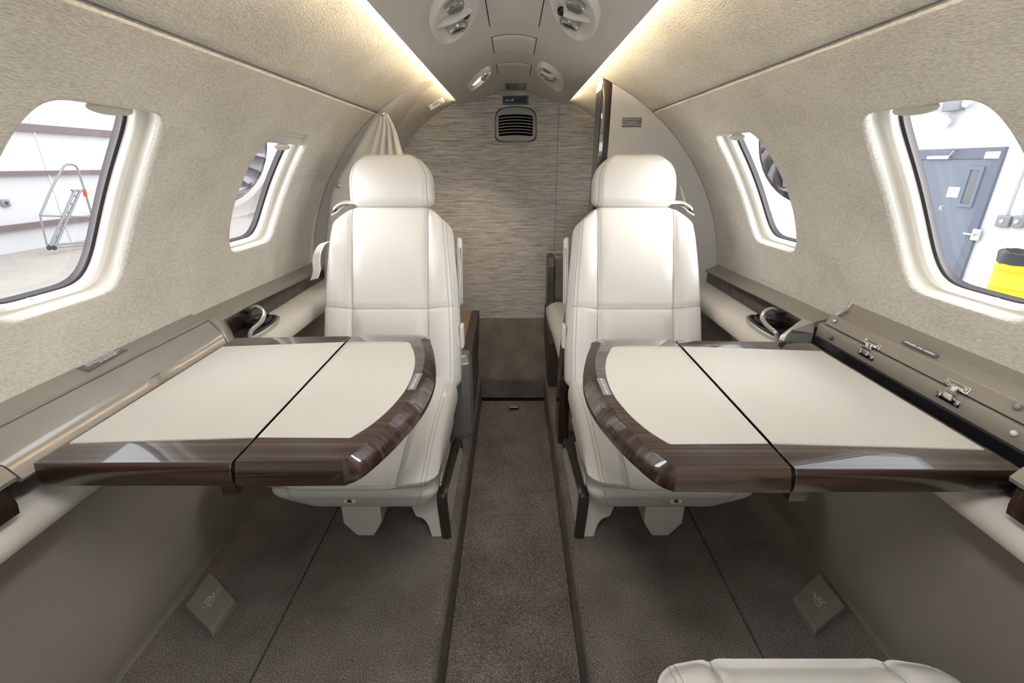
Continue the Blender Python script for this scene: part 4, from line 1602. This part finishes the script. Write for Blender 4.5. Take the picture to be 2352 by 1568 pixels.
# ================================================================== HANGAR OUTSIDE THE WINDOWS
HZ = CZ - 1.81
mb = MB()
mb.box(-14, 0.0, -12, 26, HZ - .2, HZ)
struct('floor_hangar_left', mb, 'concrete', smooth=False)
mb = MB()
mb.box(0.0, 8, -12, 26, HZ - .2, HZ)
struct('floor_hangar_right', mb, 'white_floor', smooth=False)
XW = -11.0
mb = MB()
mb.box(XW - .2, XW, -12, 26, HZ, HZ + 7)
struct('wall_hangar_left', mb, 'hang_white', smooth=False)
for v0, v1, u in ((287, 304, 100), (392, 402, 100), (508, 521, 100)):
    a, b = at(u, v0, x=XW + .1), at(u, v1, x=XW + .1)
    mb = MB()
    mb.box(XW, XW + .1, -12, 26, b.z, a.z)
    struct('trim_girt', mb, 'girt', smooth=False)
for v, y in ((0, 8.9), (0, 11.6), (0, 14.4)):
    mb = MB()
    mb.box(XW, XW + .012, y, y + .03, HZ, HZ + 7)
    struct('trim_wall_seam', mb, 'steel', smooth=False)
pb = at(10, 466, x=XW + .01)
wb = thing('wall_socket', 'small steel socket box on far white hangar wall, left window', 'socket', tuple(pb))
build('box', MB().rbox((.03, .09, .075), .02, (1, 2, 2), nr=2, M4=Matrix.Translation((XW + .03, pb.y, pb.z))), 'alu', wb)
build('socket_face', MB().disc((XW + .06, pb.y, pb.z), .035, (1, 0, 0), .01), 'bag', wb)

# rolling ladder
lx = -9.9
lad = thing('rolling_ladder', 'thin grey rolling ladder with hoop rail seen through left window', 'ladder', tuple(at(130, 572, x=lx)))
A = lambda u, v: at(u, v, x=lx)
mb = MB()
hoop = [A(92, 495), A(120, 430), A(143, 388), A(150, 379), A(161, 377), A(172, 380), A(180, 392), A(195, 440), A(213, 500)]
mb.tube(catmull(hoop, 4), .022, 8)
build('hoop_rail', mb, 'alu', lad)
for p, q in (((92, 495), (110, 572)), ((213, 500), (212, 556)), ((110, 562), (205, 556)), ((110, 570), (205, 562)), ((92, 495), (214, 498))):
    build('rail', MB().tube([A(*p), A(*q)], .017, 8), 'alu', lad)
for dx in (0, -13):
    build('stringer', MB().tube([A(124 + dx * .8, 570), A(184 + dx, 438)], .028, 8), 'alu', lad)
for k in range(7):
    f = (k + .4) / 7
    u0, v0 = 124 + (184 - 124) * f, 570 + (438 - 570) * f
    build('step', MB().tube([A(u0 + 1, v0), A(u0 - 12 - 2 * f, v0)], .02, 6), 'alu', lad)
build('platform', MB().tube([A(164, 437), A(192, 437)], .022, 8), 'alu', lad)
build('red_clip', MB().tube([A(193, 434), A(197, 451)], .035, 8), 'redplastic', lad)
for u in (112, 124):
    build('wheel', MB().disc(A(u, 569), .05, (1, 0, 0), .03, 14), 'bag', lad)

# engine cowls of the aircraft itself, seen through the aft windows
for side, lab in ((-1, 'grey polished engine cowl outside the aft left window'), (1, 'grey polished engine cowl outside the aft right window')):
    c = Vector((side * 1.42, 2.25, 1.19))
    e = thing('engine_cowl', lab, 'engine', tuple(c), 'engine cowls')
    prof = [(.30, .02), (.335, .0), (.372, .05), (.395, .12)]
    build('inlet_lip', MB().lathe([(.28, .10), (.30, .03), (.322, .002), (.345, .005), (.372, .06), (.385, .12)], 48, tuple(c), 'y', cap=False), 'lip', e)
    build('cowl_body', MB().lathe([(.385, .12), (.41, .3), (.425, .6), (.42, 1.0), (.36, 1.5), (.25, 2.0)], 48, tuple(c), 'y', cap=False), 'nacelle', e)
    build('inlet_duct', MB().lathe([(.28, .10), (.268, .16), (.268, .24), (.05, .24), (.002, .24)], 48, tuple(c), 'y', cap=False), 'duct', e)
    for k in range(16):
        a = 2 * PI * k / 16
        mb = MB()
        rows = []
        for q in range(6):
            rr = .06 + .195 * q / 5
            tw = .9 * q / 5
            d1 = Vector((math.cos(a + tw * .5), 0, math.sin(a + tw * .5)))
            d2 = Vector((math.cos(a + tw * .5 + .3), 0, math.sin(a + tw * .5 + .3)))
            rows.append([c + d1 * rr + Vector((0, .16, 0)), c + d2 * rr + Vector((0, .215, 0)), c + d2 * rr + Vector((0, .221, 0)), c + d1 * rr + Vector((0, .166, 0))])
        mb.loft(rows)
        build('fan_blade', mb, 'duct', e, angle=40)
    build('spinner', MB().lathe([(.003, .05), (.03, .08), (.055, .15), (.065, .22)], 24, tuple(c), 'y'), 'nacelle', e)

    def arc(a0, a1, r0, r1, y0, y1, nn=8):
        rows = []
        for k in range(nn + 1):
            a = a0 + (a1 - a0) * k / nn
            d = Vector((-side * math.cos(a), 0, -math.sin(a)))
            rows.append([c + d * r + Vector((0, y, 0)) for r, y in ((r0, y0), (r1, y0), (r1, y1), (r0, y1))])
        return MB().loft(rows)
    build('white_stripe', arc(.40, .66, .40, .4275, .32, 1.2), 'white', e)
    d = Vector((-side * math.cos(.80), 0, -math.sin(.80)))
    t_ = Vector((-side * math.sin(.80), 0, math.cos(.80)))
    mb = MB()
    mb.rbox((.26, .034, .010), .009, (8, 3, 1), M4=frame(c + d * .423 + Vector((0, .72, 0)), (0, 1, 0), t_))
    build('cowl_scoop', mb, 'bag', e)
    mb = MB()
    mb.rbox((.30, .40, .05), .045, (3, 6, 1), M4=Matrix.Translation((side * .80, c.y + .95, 1.10)))
    build('pylon', mb, 'white', e)
# white panel and orange drum behind the left cowl
p = at(560, 515, x=-10.6)
tag(build('wall_board', MB().rbox((.02, .45, .42), .012, (1, 3, 3), nr=2, M4=Matrix.Translation((XW + .02, p.y + .5, HZ + .42))), 'white'), 'white board leaning low on hangar wall, aft left window', 'board')

# right: block wall, door, drum, fittings
XR = 7.35
mb = MB()
mb.box(XR, XR + .2, -12, 26, HZ, HZ + 7)
struct('wall_hangar_right', mb, 'hang_block', smooth=False)
D = lambda u, v, x=XR: at(u, v, x=x)
pl0, pr0 = D(2116, 340), D(2318, 337)
ya, yb = pr0.y, pl0.y            # near and far jamb
ztop = pr0.z
dr = sroot('door_1', (XR, (ya + yb) / 2, HZ))
mb = MB()
fw = .14
for y0, y1, z0, z1 in ((ya, ya + fw, HZ, ztop - .16), (yb - fw, yb, HZ, ztop - .16), (ya, yb, ztop - .16, ztop)):
    mb.box(XR - .05, XR, y0, y1, z0, z1)
build('door_frame', mb, 'door_frame', dr, smooth=False)
build('door_leaf', MB().box(XR - .035, XR - .005, ya + fw + .006, yb - fw - .006, HZ + .01, ztop - .166), 'door', dr, smooth=False)


def onDoor(u, v):
    p = D(u, v, XR - .035)
    return p.y, p.z


y1, z1 = onDoor(2224, 382)
y0, z0 = onDoor(2258, 380)
y3, z3 = onDoor(2203, 474)
y2, z2 = onDoor(2242, 474)
ym = (y1 + y0 + y3 + y2) / 4
hwY = abs(y1 - y0 + y3 - y2) / 4
mb = MB()
for a0, a1, b0, b1 in ((ym - hwY, ym + hwY, z1 - .05, z1), (ym - hwY, ym + hwY, z3, z3 + .05), (ym - hwY, ym - hwY + .05, z3 + .05, z1 - .05), (ym + hwY - .05, ym + hwY, z3 + .05, z1 - .05)):
    mb.box(XR - .06, XR - .03, a0, a1, b0, b1)
build('door_window_frame', mb, 'door', dr, smooth=False)
build('door_window_glass', MB().box(XR - .045, XR - .036, ym - hwY + .05, ym + hwY - .05, z3 + .05, z1 - .05), 'pane_grey', dr, smooth=False)
y0, z0 = onDoor(2207, 430)
y1, z1 = onDoor(2173, 452)
build('paper_notice', MB().box(XR - .040, XR - .036, min(y0, y1), max(y0, y1), min(z0, z1), max(z0, z1)), 'white', dr, smooth=False)
y0, z0 = onDoor(2161, 478)
build('letter_k', text_mb('K', .12, frame((XR - .037, y0, z0), (0, -1, 0), (0, 0, 1))), 'white', dr, smooth=False)
y0, z0 = onDoor(2136, 362)
y1, z1 = onDoor(2186, 361)
build('door_closer', MB().rbox((.03, abs(y0 - y1) / 2, .03), .015, (1, 3, 1), nr=2, M4=Matrix.Translation((XR - .07, (y0 + y1) / 2, z0))), 'steel', dr)
build('closer_arm', MB().tube([Vector((XR - .08, y1, z1 + .02)), Vector((XR - .15, (y1 + y0) / 2 - .35, z1 + .1)), Vector((XR - .06, y1 - .05, z1 + .1))], .012, 8), 'steel', dr)
y0, z0 = onDoor(2283, 356)
build('top_stop', MB().box(XR - .07, XR - .035, y0 - .11, y0 + .11, z0 - .05, z0 + .05), 'white', dr, smooth=False)
y0, z0 = onDoor(2243, 539)
hd = build('lock_plate', MB().rbox((.015, .07, .09), .012, (1, 2, 3), nr=2, M4=Matrix.Translation((XR - .045, y0, z0))), 'steel', dr)
build('lever', MB().tube([Vector((XR - .08, y0, z0)), Vector((XR - .09, y0 + .16, z0))], .017, 8), 'steel', hd)
for u, v in ((2310, 508), (2345, 509)):
    p = D(u, v)
    sw = thing('switch_box', ('round-cornered steel switch box on white wall right of door', 'plain steel switch box on white wall, farther from the door')[u > 2330], 'switch', tuple(p))
    build('box', MB().rbox((.03, .10 if u < 2330 else .075, .085), .02, (1, 3, 3), nr=2, M4=Matrix.Translation((XR - .03, p.y, p.z))), 'alu', sw)
    build('toggle', MB().disc((XR - .06, p.y, p.z), .03, (-1, 0, 0), .015), 'steel', sw)
    build('conduit', MB().tube([Vector((XR - .02, p.y, p.z + .08)), Vector((XR - .02, p.y, p.z + 3))], .014, 8), 'steel', sw)
p = D(2200, 243)
fl = thing('flood_light', 'twin white emergency flood lamp high on the block wall above door', 'lamp', tuple(p))
build('base', MB().rbox((.06, .17, .08), .02, (1, 3, 2), nr=2, M4=Matrix.Translation((XR - .06, p.y, p.z))), 'alu', fl)
for dy in (-.32, .30):
    build('lamp_head', MB().disc((XR - .10, p.y + dy, p.z + .02), .09, (-1, 0, .1), .06, 20), 'steel', fl)
build('lower_lamp', MB().disc((XR - .09, p.y + .02, p.z - .22), .11, (-1, 0, -.5), .05, 20), 'steel', fl)

# yellow drum with bin bag
lo = at(2291, 600, x=7.0)
yc = lo.y - .46
dm = thing('waste_drum', 'yellow waste drum lined with a black bag beside the hangar door', 'drum', (6.95, yc, HZ))
zt = at(2320, 572, x=6.95).z
hh_ = zt - HZ
build('drum_body', MB().lathe([(.30, 0), (.31, .02), (.31, hh_ * .33), (.322, hh_ * .345), (.31, hh_ * .36), (.31, hh_ * .66), (.322, hh_ * .675), (.31, hh_ * .69), (.31, hh_ - .10)], 40, (6.95, yc, HZ), 'z'), 'yellow', dm)
mb = MB()
rows = []
random.seed(7)
for r_, z_ in ((.318, hh_ - .15), (.322, hh_ - .08), (.325, hh_ - .01), (.31, hh_ + .015), (.27, hh_ - .02), (.24, hh_ - .15)):
    rows.append([Vector((6.95 + (r_ + random.uniform(-.006, .006)) * math.cos(2 * PI * k / 40), yc + (r_ + random.uniform(-.006, .006)) * math.sin(2 * PI * k / 40), HZ + z_ + random.uniform(-.012, .012))) for k in range(40)])
mb.loft(rows, False, True)
build('bin_bag', mb, 'bag', dm)
